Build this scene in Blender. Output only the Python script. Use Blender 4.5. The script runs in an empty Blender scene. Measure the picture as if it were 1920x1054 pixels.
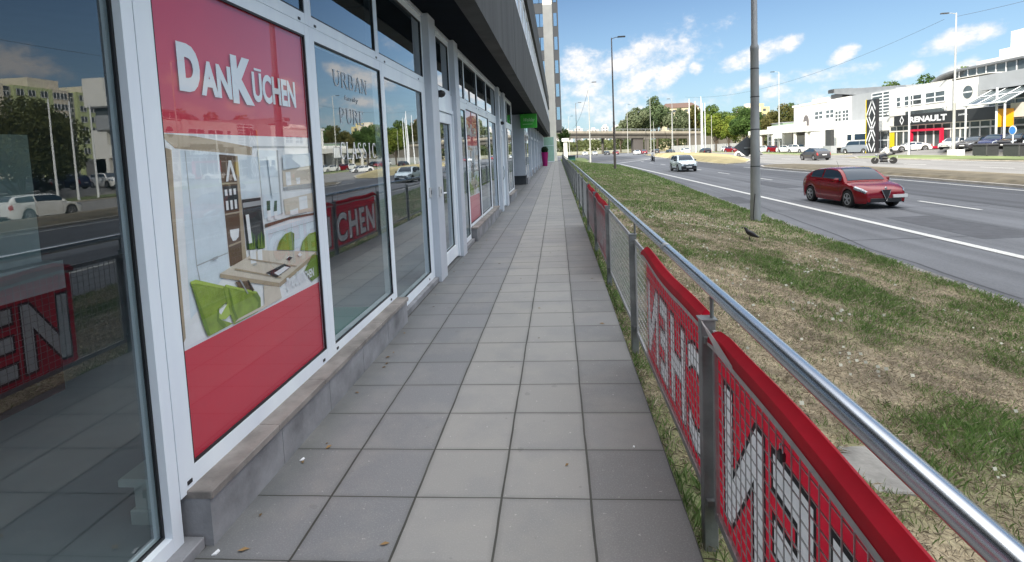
import bpy, bmesh, math, random
import numpy as np
from mathutils import Matrix, Vector
R = math.radians
scene = bpy.context.scene
col = scene.collection

# ------------------------------------------------------------------ camera
CAM = Vector((0, 0, 1.563))
_p, _y, _r = 0.08061047, -0.08663019, -0.04371989
_f = Vector((math.sin(_y)*math.cos(_p), math.cos(_y)*math.cos(_p), -math.sin(_p)))
_rt = Vector((math.cos(_y), -math.sin(_y), 0)); _up = _rt.cross(_f)
_rt2 = _rt*math.cos(_r) + _up*math.sin(_r); _up2 = -_rt*math.sin(_r) + _up*math.cos(_r)
cd = bpy.data.cameras.new('camera'); cam = bpy.data.objects.new('camera', cd); col.objects.link(cam)
cam.matrix_world = Matrix(((_rt2.x, _up2.x, -_f.x, CAM.x), (_rt2.y, _up2.y, -_f.y, CAM.y), (_rt2.z, _up2.z, -_f.z, CAM.z), (0, 0, 0, 1)))
cd.sensor_width = 36; cd.lens = 19.081; cd.shift_y = -0.0836; cd.clip_start = 0.05; cd.clip_end = 6000
scene.camera = cam
scene.render.resolution_x = 1024; scene.render.resolution_y = 562

# ------------------------------------------------------------------ exposure
scene.view_settings.view_transform = 'Standard'; scene.view_settings.look = 'None'
scene.view_settings.exposure = 0.86
scene.view_settings.gamma = 1.0
SUN_EL = R(28.0); SHX, SHY = 0.55, 0.835          # horizontal direction the shadows fall

# ------------------------------------------------------------------ world: sky with cumulus
w = bpy.data.worlds.new('World'); scene.world = w; w.use_nodes = True
NT = w.node_tree; NT.nodes.clear()
def wn(t, **k):
    n = NT.nodes.new(t)
    for a, b in k.items(): setattr(n, a, b)
    return n
def wl(a, b): NT.links.new(a, b)
def mth(op, a, b=None, c=None, clamp=False):
    n = wn('ShaderNodeMath', operation=op, use_clamp=clamp)
    for i, v in enumerate((a, b, c)):
        if v is None: continue
        if hasattr(v, 'is_output'): wl(v, n.inputs[i])
        else: n.inputs[i].default_value = v
    return n.outputs[0]
sky = wn('ShaderNodeTexSky', sky_type='NISHITA', sun_disc=False, sun_elevation=SUN_EL,
         sun_rotation=math.atan2(-SHX, -SHY), altitude=200, air_density=1.0, dust_density=0.3, ozone_density=2.0)
tc = wn('ShaderNodeTexCoord')
sep = wn('ShaderNodeSeparateXYZ'); wl(tc.outputs['Generated'], sep.inputs[0])
az = mth('MULTIPLY', mth('ARCTAN2', sep.outputs[0], sep.outputs[1]), 57.2958)
el = mth('MULTIPLY', mth('ARCSINE', sep.outputs[2]), 57.2958)
cmb = wn('ShaderNodeCombineXYZ'); wl(az, cmb.inputs[0]); wl(mth('MULTIPLY', el, 1.35), cmb.inputs[1])
def wnoise(scale, detail, rough, off=0.0):
    n = wn('ShaderNodeTexNoise'); n.inputs['Scale'].default_value = scale; n.inputs['Detail'].default_value = detail
    n.inputs['Roughness'].default_value = rough
    mp = wn('ShaderNodeMapping'); mp.inputs['Location'].default_value = (off, off*.7, off*.3)
    wl(cmb.outputs[0], mp.inputs[0]); wl(mp.outputs[0], n.inputs['Vector'])
    return n.outputs[0]
n_big = wnoise(0.42, 6, 0.62); n_fine = wnoise(1.3, 5, 0.6, 5.0)
# cumulus banks: azimuth, elevation, half length, half height, tilt (degrees), strength
CL = [(7.4, 8.9, 4.2, 1.15, 28, 1.0), (8.7, 6.6, 4.0, 0.95, 28, 1.0), (11.4, 7.0, 2.7, 1.25, 32, 1.05), (2.6, 8.2, 2.6, 2.2, 10, .85), (3.2, 6.2, 3.2, 1.2, 5, .7),
      (13.9, 7.3, 0.7, 0.8, 40, .8), (8.2, 7.4, 7.2, 2.6, 22, .42), (5.0, 4.4, 6, 1.3, 6, .5), (19.4, 8.0, 3.6, 1.0, 16, 1.0), (21.9, 8.6, 1.5, .8, 20, .9), (18.9, 5.4, 2.0, .7, 12, .7), (21.2, 4.5, 1.7, .7, 8, .8), (26.4, 7.2, 1.35, 0.75, 28, 1.0),
      (31.2, 5.3, 1.5, .65, 20, 1.0), (34.4, 7.3, 2.6, .95, 14, .95), (34.6, 5.0, 1.6, .7, 18, .6), (26.0, 4.0, 5.0, 0.8, 3, .38), (23.0, 5.5, 6.0, .6, 4, .30), (7.5, 3.4, 8.0, 1.2, 0, .45),
      (48, 9, 5, 1.6, 15, 1.0), (62, 14, 6, 2, 10, .9), (57, 7, 5, 1.2, 6, .8), (75, 8, 7, 2, 8, .9), (95, 16, 9, 3, 0, .9), (-30, 12, 8, 3, 10, .9), (130, 14, 12, 4, 0, .8), (-150, 18, 14, 5, 0, .8)]
acc = None
for (a0, e0, ha, hb, tl, st) in CL:
    c, s = math.cos(R(tl)), math.sin(R(tl))
    dx = mth('SUBTRACT', az, a0); dy = mth('SUBTRACT', el, e0)
    u = mth('ADD', mth('MULTIPLY', dx, c/ha), mth('MULTIPLY', dy, s/ha))
    v = mth('ADD', mth('MULTIPLY', dx, -s/hb), mth('MULTIPLY', dy, c/hb))
    q = mth('SUBTRACT', 1.0, mth('ADD', mth('MULTIPLY', u, u), mth('MULTIPLY', v, v)))
    q = mth('MAXIMUM', mth('MULTIPLY', q, st), -1.0)
    acc = q if acc is None else mth('MAXIMUM', acc, q)
dens = mth('ADD', mth('ADD', acc, .30), mth('MULTIPLY', mth('SUBTRACT', n_big, 0.5), 2.6))
dens = mth('ADD', dens, mth('MULTIPLY', mth('SUBTRACT', n_fine, 0.5), 0.9))
mask = wn('ShaderNodeMapRange', interpolation_type='SMOOTHSTEP'); wl(dens, mask.inputs[0])
mask.inputs[1].default_value = 0.0; mask.inputs[2].default_value = 1.45; mask.inputs[4].default_value = 0.92
# fair-weather brightness: tops lit, thick undersides greyer
shade = wn('ShaderNodeMapRange'); wl(mth('ADD', mth('MULTIPLY', n_fine, 1.0), mth('MULTIPLY', dens, 0.25)), shade.inputs[0])
shade.inputs[1].default_value = 0.35; shade.inputs[2].default_value = 0.85
cc = wn('ShaderNodeMix', data_type='RGBA'); wl(shade.outputs[0], cc.inputs[0])
cc.inputs[6].default_value = (7.0, 7.5, 8.4, 1); cc.inputs[7].default_value = (10.2, 9.7, 9.3, 1)
# thin humid veil towards the horizon and general blue of the clear part
veil = wn('ShaderNodeMapRange'); wl(el, veil.inputs[0]); veil.inputs[1].default_value = 0.0; veil.inputs[2].default_value = 15.0
veil.inputs[3].default_value = 0.62; veil.inputs[4].default_value = 0.0
skc = wn('ShaderNodeMix', data_type='RGBA', blend_type='MULTIPLY'); skc.inputs[0].default_value = 1.0; wl(sky.outputs[0], skc.inputs[6]); skc.inputs[7].default_value = (.84, .92, 1.0, 1)
vm = wn('ShaderNodeMix', data_type='RGBA'); wl(veil.outputs[0], vm.inputs[0]); wl(skc.outputs[2], vm.inputs[6]); vm.inputs[7].default_value = (3.9, 6.0, 7.9, 1)
mx = wn('ShaderNodeMix', data_type='RGBA'); wl(mask.outputs[0], mx.inputs[0]); wl(vm.outputs[2], mx.inputs[6]); wl(cc.outputs[2], mx.inputs[7])
# added bright cloud overhead, out of view, put in to lift the street's shade
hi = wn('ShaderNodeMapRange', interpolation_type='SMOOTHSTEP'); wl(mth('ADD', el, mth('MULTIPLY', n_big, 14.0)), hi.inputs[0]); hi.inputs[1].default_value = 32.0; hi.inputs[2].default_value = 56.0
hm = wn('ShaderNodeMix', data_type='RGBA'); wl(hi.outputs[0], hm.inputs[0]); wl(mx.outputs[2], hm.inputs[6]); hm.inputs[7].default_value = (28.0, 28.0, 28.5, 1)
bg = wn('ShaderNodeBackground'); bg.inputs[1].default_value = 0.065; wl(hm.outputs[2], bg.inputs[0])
out = wn('ShaderNodeOutputWorld'); wl(bg.outputs[0], out.inputs[0])

# ------------------------------------------------------------------ sun
sl = bpy.data.lights.new('sun', 'SUN'); sl.energy = 3.6; sl.angle = R(0.55); sl.color = (1.0, 0.93, 0.80)
so = bpy.data.objects.new('sun', sl); col.objects.link(so)
dirv = Vector((SHX*math.cos(SUN_EL), SHY*math.cos(SUN_EL), -math.sin(SUN_EL)))
so.rotation_euler = dirv.to_track_quat('-Z', 'Y').to_euler(); so.location = (-20, -30, 40)

# ------------------------------------------------------------------ materials
MATS = {}
def mat(name, color, rough=0.6, metal=0.0, noise=0.0, nscale=8.0, bump=0.0, bscale=60.0, spec=0.5, coat=0.0, emit=None, stretch=None, detail=4):
    """principled material with a procedural colour and bump variation in object space"""
    if name in MATS: return MATS[name]
    m = bpy.data.materials.new(name); m.use_nodes = True; nt = m.node_tree; b = nt.nodes['Principled BSDF']
    b.inputs['Roughness'].default_value = rough; b.inputs['Metallic'].default_value = metal
    b.inputs['Specular IOR Level'].default_value = spec; b.inputs['Coat Weight'].default_value = coat; b.inputs['Coat Roughness'].default_value = 0.05
    c = (*color, 1)
    t = nt.nodes.new('ShaderNodeTexCoord'); mp = nt.nodes.new('ShaderNodeMapping'); nt.links.new(t.outputs['Object'], mp.inputs[0])
    if stretch: mp.inputs['Scale'].default_value = stretch
    if noise > 0:
        n = nt.nodes.new('ShaderNodeTexNoise'); n.inputs['Scale'].default_value = nscale; n.inputs['Detail'].default_value = detail; n.inputs['Roughness'].default_value = 0.6
        nt.links.new(mp.outputs[0], n.inputs['Vector'])
        r = nt.nodes.new('ShaderNodeMapRange'); r.inputs[1].default_value = 0.3; r.inputs[2].default_value = 0.7
        nt.links.new(n.outputs[0], r.inputs[0])
        mi = nt.nodes.new('ShaderNodeMix'); mi.data_type = 'RGBA'; nt.links.new(r.outputs[0], mi.inputs[0])
        mi.inputs[6].default_value = (*[max(0, x*(1-noise)) for x in color], 1); mi.inputs[7].default_value = (*[min(1, x*(1+noise)) for x in color], 1)
        nt.links.new(mi.outputs[2], b.inputs['Base Color'])
    else: b.inputs['Base Color'].default_value = c
    if bump > 0:
        n2 = nt.nodes.new('ShaderNodeTexNoise'); n2.inputs['Scale'].default_value = bscale; n2.inputs['Detail'].default_value = 5
        nt.links.new(mp.outputs[0], n2.inputs['Vector'])
        bp = nt.nodes.new('ShaderNodeBump'); bp.inputs['Strength'].default_value = bump; bp.inputs['Distance'].default_value = 0.01
        nt.links.new(n2.outputs[0], bp.inputs['Height']); nt.links.new(bp.outputs[0], b.inputs['Normal'])
    if emit: b.inputs['Emission Color'].default_value = (*emit[:3], 1); b.inputs['Emission Strength'].default_value = emit[3]
    MATS[name] = m; return m

def glass_mat(name, tint, base, mul, rough=0.0, wav=0.0):
    """flat pane: tinted transmission plus a mirror share that grows towards grazing angles"""
    m = bpy.data.materials.new(name); m.use_nodes = True; nt = m.node_tree; nt.nodes.clear()
    tr = nt.nodes.new('ShaderNodeBsdfTransparent'); tr.inputs[0].default_value = (*tint, 1)
    gl = nt.nodes.new('ShaderNodeBsdfGlossy'); gl.inputs['Roughness'].default_value = rough; gl.inputs[0].default_value = (.93, .97, 1.0, 1)
    # Schlick reflectance, the same from either side of the pane
    ge = nt.nodes.new('ShaderNodeNewGeometry'); dt = nt.nodes.new('ShaderNodeVectorMath'); dt.operation = 'DOT_PRODUCT'; nt.links.new(ge.outputs['Incoming'], dt.inputs[0]); nt.links.new(ge.outputs['Normal'], dt.inputs[1])
    def mm(op, x, y):
        n = nt.nodes.new('ShaderNodeMath'); n.operation = op; n.use_clamp = op == 'MULTIPLY_ADD'
        for i, v in enumerate((x, y)):
            if hasattr(v, 'is_output'): nt.links.new(v, n.inputs[i])
            elif v is not None: n.inputs[i].default_value = v
        return n
    ab = mm('ABSOLUTE', dt.outputs['Value'], None); iv = mm('SUBTRACT', 1.0, ab.outputs[0]); pw = mm('POWER', iv.outputs[0], 3.6)
    ma = mm('MULTIPLY_ADD', pw.outputs[0], mul); ma.inputs[2].default_value = base
    mi = nt.nodes.new('ShaderNodeMixShader'); nt.links.new(ma.outputs[0], mi.inputs[0]); nt.links.new(tr.outputs[0], mi.inputs[1]); nt.links.new(gl.outputs[0], mi.inputs[2])
    if wav:
        t = nt.nodes.new('ShaderNodeTexCoord'); n = nt.nodes.new('ShaderNodeTexNoise'); n.inputs['Scale'].default_value = 1.1; n.inputs['Detail'].default_value = 1
        nt.links.new(t.outputs['Object'], n.inputs['Vector'])
        bp = nt.nodes.new('ShaderNodeBump'); bp.inputs['Strength'].default_value = wav; bp.inputs['Distance'].default_value = 0.02
        nt.links.new(n.outputs[0], bp.inputs['Height']); nt.links.new(bp.outputs[0], gl.inputs['Normal'])
    o = nt.nodes.new('ShaderNodeOutputMaterial'); nt.links.new(mi.outputs[0], o.inputs[0]); MATS[name] = m; return m

ALU = mat('aluminium_frame', (0.82, 0.89, 0.97), 0.36, 0.0, 0.10, 2.2, 0.05, 300, stretch=(1, 1, .25), detail=7)
ALUD = mat('aluminium_grey', (0.50, 0.54, 0.59), 0.45, 0.0, 0.06, 3)
GASKET = mat('black_gasket', (0.012, 0.013, 0.015), 0.5)
PANE = glass_mat('shop_glass', (0.84, 0.92, 0.92), 0.20, 0.85, 0.0, 0.05)
PANE_0 = glass_mat('first_pane_glass', (0.78, 0.85, 0.85), 0.135, 0.85, 0.0, 0.05)
PANE_D = glass_mat('dark_glass', (0.20, 0.24, 0.25), 0.18, 0.9, 0.0, 0.05)
PANE_T = glass_mat('clear_glass', (0.8, 0.88, 0.86), 0.06, 0.8)
STEEL = mat('stainless_steel', (0.56, 0.585, 0.61), 0.25, 1.0, 0.03, 3)
GALV = mat('galvanised_steel', (0.42, 0.43, 0.43), 0.5, 0.7, 0.18, 14, 0.1, 90)
GALVD = mat('galvanised_post', (0.27, 0.28, 0.28), 0.5, 0.6, 0.2, 10, 0.1, 90)
RED = mat('red_banner', (0.66, 0.016, 0.045), 0.55, 0, 0.12, 5, 0.15, 12)
PANE_P = glass_mat('film_backed_glass', (0.97, 0.98, 0.98), 0.05, .75, 0.0, 0.05)
REDP = mat('red_print', (0.62, 0.022, 0.055), 0.45, 0, 0.04, 2)
def translucent(m, share):
    nt = m.node_tree; b = nt.nodes['Principled BSDF']; t = nt.nodes.new('ShaderNodeBsdfTranslucent'); c = b.inputs['Base Color']
    if c.links: nt.links.new(c.links[0].from_socket, t.inputs[0])
    else: t.inputs[0].default_value = c.default_value
    x = nt.nodes.new('ShaderNodeMixShader'); x.inputs[0].default_value = share; nt.links.new(b.outputs[0], x.inputs[1]); nt.links.new(t.outputs[0], x.inputs[2]); nt.links.new(x.outputs[0], nt.nodes['Material Output'].inputs[0]); return m
translucent(RED, .45); WCLOTH = translucent(mat('white_banner_print', (0.80, 0.81, 0.82), 0.6, 0, .06, 9), .38)
WHITE = mat('white_print', (0.80, 0.82, 0.84), 0.5)
BCLOTH = translucent(mat('black_banner_print', (0.02, 0.02, 0.022), 0.6), .3)
BLACK = mat('black_plastic', (0.02, 0.02, 0.022), 0.45)
DARKG = mat('dark_plastic', (0.05, 0.052, 0.055), 0.5, 0, 0.1, 8)
WWALL = mat('white_render', (0.78, 0.77, 0.73), 0.8, 0, 0.05, 0.5, 0.05, 20)
GWALL = mat('grey_cladding', (0.42, 0.44, 0.46), 0.5, 0.2, 0.06, 0.8)
CONC = mat('concrete', (0.40, 0.38, 0.34), 0.85, 0, 0.18, 1.4, 0.25, 30)

# ------------------------------------------------------------------ mesh helpers
def link(o): col.objects.link(o); return o
def tag(o, label=None, cat=None, group=None, kind=None):
    if label: o['label'] = label
    if cat: o['category'] = cat
    if group: o['group'] = group
    if kind: o['kind'] = kind
    return o
def empty(name, loc=(0, 0, 0), rz=0.0, label=None, cat=None, group=None):
    o = bpy.data.objects.new(name, None); o.empty_display_size = 0.2
    o.location = loc; o.rotation_euler = (0, 0, rz); link(o)
    return tag(o, label, cat, group)
def wmat(o):
    """matrix of an object from its own channels (no depsgraph needed)"""
    m = Matrix.Translation(o.location) @ o.rotation_euler.to_matrix().to_4x4()
    if o.parent: m = wmat(o.parent) @ o.matrix_parent_inverse @ m
    return m

class MB:
    """collects geometry; every build() makes ONE mesh object"""
    def __init__(s): s.v = []; s.f = []; s.m = []; s.mats = []
    def mi(s, m):
        if m is None: return 0
        if m not in s.mats: s.mats.append(m)
        return s.mats.index(m)
    def add(s, vs, fs, m=None):
        k = len(s.v); i = s.mi(m); s.v += [tuple(p) for p in vs]
        for f in fs: s.f.append([a+k for a in f]); s.m.append(i)
        return s
    def box(s, x0, x1, y0, y1, z0, z1, m=None):
        if x0 > x1: x0, x1 = x1, x0
        if y0 > y1: y0, y1 = y1, y0
        if z0 > z1: z0, z1 = z1, z0
        return s.add([(x0, y0, z0), (x1, y0, z0), (x1, y1, z0), (x0, y1, z0), (x0, y0, z1), (x1, y0, z1), (x1, y1, z1), (x0, y1, z1)],
                     [(0, 3, 2, 1), (4, 5, 6, 7), (0, 1, 5, 4), (1, 2, 6, 5), (2, 3, 7, 6), (3, 0, 4, 7)], m)
    def bbox(s, x0, x1, y0, y1, z0, z1, b, m=None):
        """box with chamfered vertical and top edges"""
        def ring(i, z): return [(x0+i, y0+b, z), (x0+b, y0+i, z), (x1-b, y0+i, z), (x1-i, y0+b, z), (x1-i, y1-b, z), (x1-b, y1-i, z), (x0+b, y1-i, z), (x0+i, y1-b, z)]
        vs = ring(0, z0) + ring(0, z1-b) + ring(b, z1)
        fs = [tuple(reversed(range(8)))]
        for k in (0, 8):
            for i in range(8): j = (i+1) % 8; fs.append((k+i, k+j, k+8+j, k+8+i))
        fs.append(tuple(range(16, 24)))
        return s.add(vs, fs, m)
    def tube(s, pts, r, n=8, m=None, cap=True):
        pts = [Vector(p) for p in pts]; rs = r if isinstance(r, (list, tuple)) else [r]*len(pts)
        vs = []; up0 = None
        for i, p in enumerate(pts):
            d = (pts[min(i+1, len(pts)-1)] - pts[max(i-1, 0)]).normalized()
            if up0 is None:
                up0 = Vector((0, 0, 1)) if abs(d.z) < 0.9 else Vector((1, 0, 0))
            a = d.cross(up0).normalized(); b = a.cross(d).normalized(); up0 = b
            for k in range(n):
                t = 2*math.pi*k/n; vs.append(p + (a*math.cos(t) + b*math.sin(t))*rs[i])
        fs = []
        for i in range(len(pts)-1):
            for k in range(n): j = (k+1) % n; fs.append((i*n+k, i*n+j, (i+1)*n+j, (i+1)*n+k))
        if cap: fs.append(tuple(reversed(range(n)))); fs.append(tuple(range((len(pts)-1)*n, len(pts)*n)))
        return s.add(vs, fs, m)
    def lathe(s, prof, c=(0, 0, 0), n=16, axis='z', m=None, cap=True):
        vs = []
        for (r, h) in prof:
            for k in range(n):
                t = 2*math.pi*k/n; a, b = r*math.cos(t), r*math.sin(t)
                p = (a, b, h) if axis == 'z' else ((h, a, b) if axis == 'x' else (a, h, b))
                vs.append((c[0]+p[0], c[1]+p[1], c[2]+p[2]))
        fs = []
        for i in range(len(prof)-1):
            for k in range(n): j = (k+1) % n; fs.append((i*n+k, i*n+j, (i+1)*n+j, (i+1)*n+k))
        if cap: fs.append(tuple(reversed(range(n)))); fs.append(tuple(range((len(prof)-1)*n, len(prof)*n)))
        return s.add(vs, fs, m)
    def poly(s, pts, m=None): return s.add(pts, [tuple(range(len(pts)))], m)
    def prism(s, pts, z0, z1, m=None):
        n = len(pts); vs = [(x, y, z0) for x, y in pts] + [(x, y, z1) for x, y in pts]
        fs = [tuple(reversed(range(n))), tuple(range(n, 2*n))] + [(i, (i+1) % n, n+(i+1) % n, n+i) for i in range(n)]
        return s.add(vs, fs, m)
    def xprism(s, pts, x0, x1, m=None):
        """polygon in the (y,z) plane given thickness along x"""
        n = len(pts); vs = [(x0, y, z) for y, z in pts] + [(x1, y, z) for y, z in pts]
        fs = [tuple(reversed(range(n))), tuple(range(n, 2*n))] + [(i, (i+1) % n, n+(i+1) % n, n+i) for i in range(n)]
        return s.add(vs, fs, m)
    def build(s, name, m=None, parent=None, smooth=False, world=True, fixn=True):
        me = bpy.data.meshes.new(name); vs = s.v
        if parent is not None and world:
            inv = wmat(parent).inverted(); vs = [tuple(inv @ Vector(p)) for p in vs]
        me.from_pydata(vs, [], s.f)
        if s.mats:
            for a in s.mats: me.materials.append(a)
            me.polygons.foreach_set('material_index', s.m)
        elif m: me.materials.append(m)
        if m and s.mats and False: pass
        if smooth:
            me.polygons.foreach_set('use_smooth', [True]*len(me.polygons))
        me.update()
        if fixn:
            bm = bmesh.new(); bm.from_mesh(me); bmesh.ops.recalc_face_normals(bm, faces=bm.faces); bm.to_mesh(me); bm.free()
        if smooth:
            try: me.set_sharp_from_angle(angle=R(42))
            except Exception: pass
        o = bpy.data.objects.new(name, me); o.parent = parent; return link(o)
def box_obj(name, b, m, parent=None, bev=0.0, **k):
    mb = MB()
    if bev: mb.bbox(*b, bev)
    else: mb.box(*b)
    return mb.build(name, m, parent, **k)
def struct(name, mb, m=None, **k):
    o = mb.build(name, m, None, **k); o['kind'] = 'structure'; return o
def copy_tree(o, parent=None):
    c = o.copy(); col.objects.link(c); c.parent = parent
    for ch in list(o.children): copy_tree(ch, c)
    return c

def textmesh(txt, size, bold=0.0, xs=1.0, extrude=0.0, sp=1.0):
    """vertices (2D) and faces of a line of lettering, left aligned at 0"""
    cu = bpy.data.curves.new('t', 'FONT'); cu.body = txt; cu.size = size; cu.offset = bold; cu.extrude = extrude; cu.space_character = sp; cu.resolution_u = 4
    o = bpy.data.objects.new('t', cu); col.objects.link(o)
    dg = bpy.context.evaluated_depsgraph_get(); dg.update(); me = bpy.data.meshes.new_from_object(o.evaluated_get(dg))
    vs = [(v.co.x*xs, v.co.y, v.co.z) for v in me.vertices]; fs = [tuple(p.vertices) for p in me.polygons]
    bpy.data.objects.remove(o); bpy.data.curves.remove(cu); bpy.data.meshes.remove(me)
    return vs, fs
def fit_text(mb, txt, width, height, place, m, bold=0.0, depth=0.0):
    """lettering stretched to width x height, placed by place(u, v, w)"""
    vs, fs = textmesh(txt, 1.0, bold, 1.0, depth)
    x0 = min(v[0] for v in vs); x1 = max(v[0] for v in vs); y0 = min(v[1] for v in vs); y1 = max(v[1] for v in vs)
    mb.add([place((v[0]-x0)/(x1-x0)*width, (v[1]-y0)/(y1-y0)*height, v[2]) for v in vs], fs, m)
def text_sheet(txt, width, height, cell, place, bg, fg, rim, bold=0.03, edge=0.028):
    """one printed sheet: bg gets the cell (u0, u1, v0, v1) with the letters cut out, fg the letters, rim their dark outline"""
    def glyphs(off):
        cu = bpy.data.curves.new('t', 'FONT'); cu.body = txt; cu.size = 1; cu.offset = off; cu.resolution_u = 4; cu.space_character = 1.16
        o = bpy.data.objects.new('t', cu); col.objects.link(o); dg = bpy.context.evaluated_depsgraph_get(); dg.update()
        me = bpy.data.meshes.new_from_object(o.evaluated_get(dg)); V = [tuple(v.co) for v in me.vertices]; Fc = [tuple(p.vertices) for p in me.polygons]
        cnt = {}
        for p in Fc:
            for i in range(len(p)): a, b_ = p[i], p[(i+1) % len(p)]; cnt.setdefault((min(a, b_), max(a, b_)), []).append((a, b_))
        nxt = {l[0][0]: l[0][1] for l in cnt.values() if len(l) == 1}; loops = []
        while nxt:
            st = next(iter(nxt)); lp = [st]; c = nxt.pop(st)
            while c != st and c in nxt: lp.append(c); c = nxt.pop(c)
            if len(lp) > 2: loops.append(lp)
        bpy.data.objects.remove(o); bpy.data.curves.remove(cu); bpy.data.meshes.remove(me); return V, Fc, loops
    V, Fc, L1 = glyphs(bold); V2, F2, L2 = glyphs(bold+edge)
    x0 = min(v[0] for v in V); x1 = max(v[0] for v in V); y0 = min(v[1] for v in V); y1 = max(v[1] for v in V); sx = width/(x1-x0); sy = height/(y1-y0)
    f = lambda v: ((v[0]-x0)*sx, (v[1]-y0)*sy)
    def fill(polys, out):
        c2 = bpy.data.curves.new('c', 'CURVE'); c2.dimensions = '2D'; c2.fill_mode = 'BOTH'; c2.resolution_u = 1
        for pts in polys:
            s_ = c2.splines.new('POLY'); s_.points.add(len(pts)-1); s_.use_cyclic_u = True
            for q, (a, b_) in zip(s_.points, pts): q.co = (a, b_, 0, 1)
        o2 = bpy.data.objects.new('c', c2); col.objects.link(o2); dg = bpy.context.evaluated_depsgraph_get(); dg.update(); m2 = bpy.data.meshes.new_from_object(o2.evaluated_get(dg))
        out.add([place(v.co.x, v.co.y, 0) for v in m2.vertices], [tuple(p.vertices) for p in m2.polygons])
        bpy.data.objects.remove(o2); bpy.data.curves.remove(c2); bpy.data.meshes.remove(m2)
    u0, u1, v0, v1 = cell
    p1 = [[f(V[i]) for i in lp] for lp in L1]; p2 = [[f(V2[i]) for i in lp] for lp in L2]
    fill([[(u0, v0), (u1, v0), (u1, v1), (u0, v1)]]+p2, bg); fill(p1+p2, rim); fg.add([place(*f(v), 0) for v in V], Fc)
# value noise for placing vegetation
_rg = np.random.RandomState(7); _tab = _rg.rand(256, 256)
def vnoise(x, y):
    xi = np.floor(x).astype(int); yi = np.floor(y).astype(int); fx = x-xi; fy = y-yi
    fx = fx*fx*(3-2*fx); fy = fy*fy*(3-2*fy)
    g = lambda a, b: _tab[a % 256, b % 256]
    return (g(xi, yi)*(1-fx)+g(xi+1, yi)*fx)*(1-fy) + (g(xi, yi+1)*(1-fx)+g(xi+1, yi+1)*fx)*fy
def fbm(x, y, o=4):
    s = 0; a = 0.5; t = 0
    for i in range(o): s = s + a*vnoise(x*2**i+i*17.3, y*2**i+i*9.1); t += a; a *= 0.55
    return s/t
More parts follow.
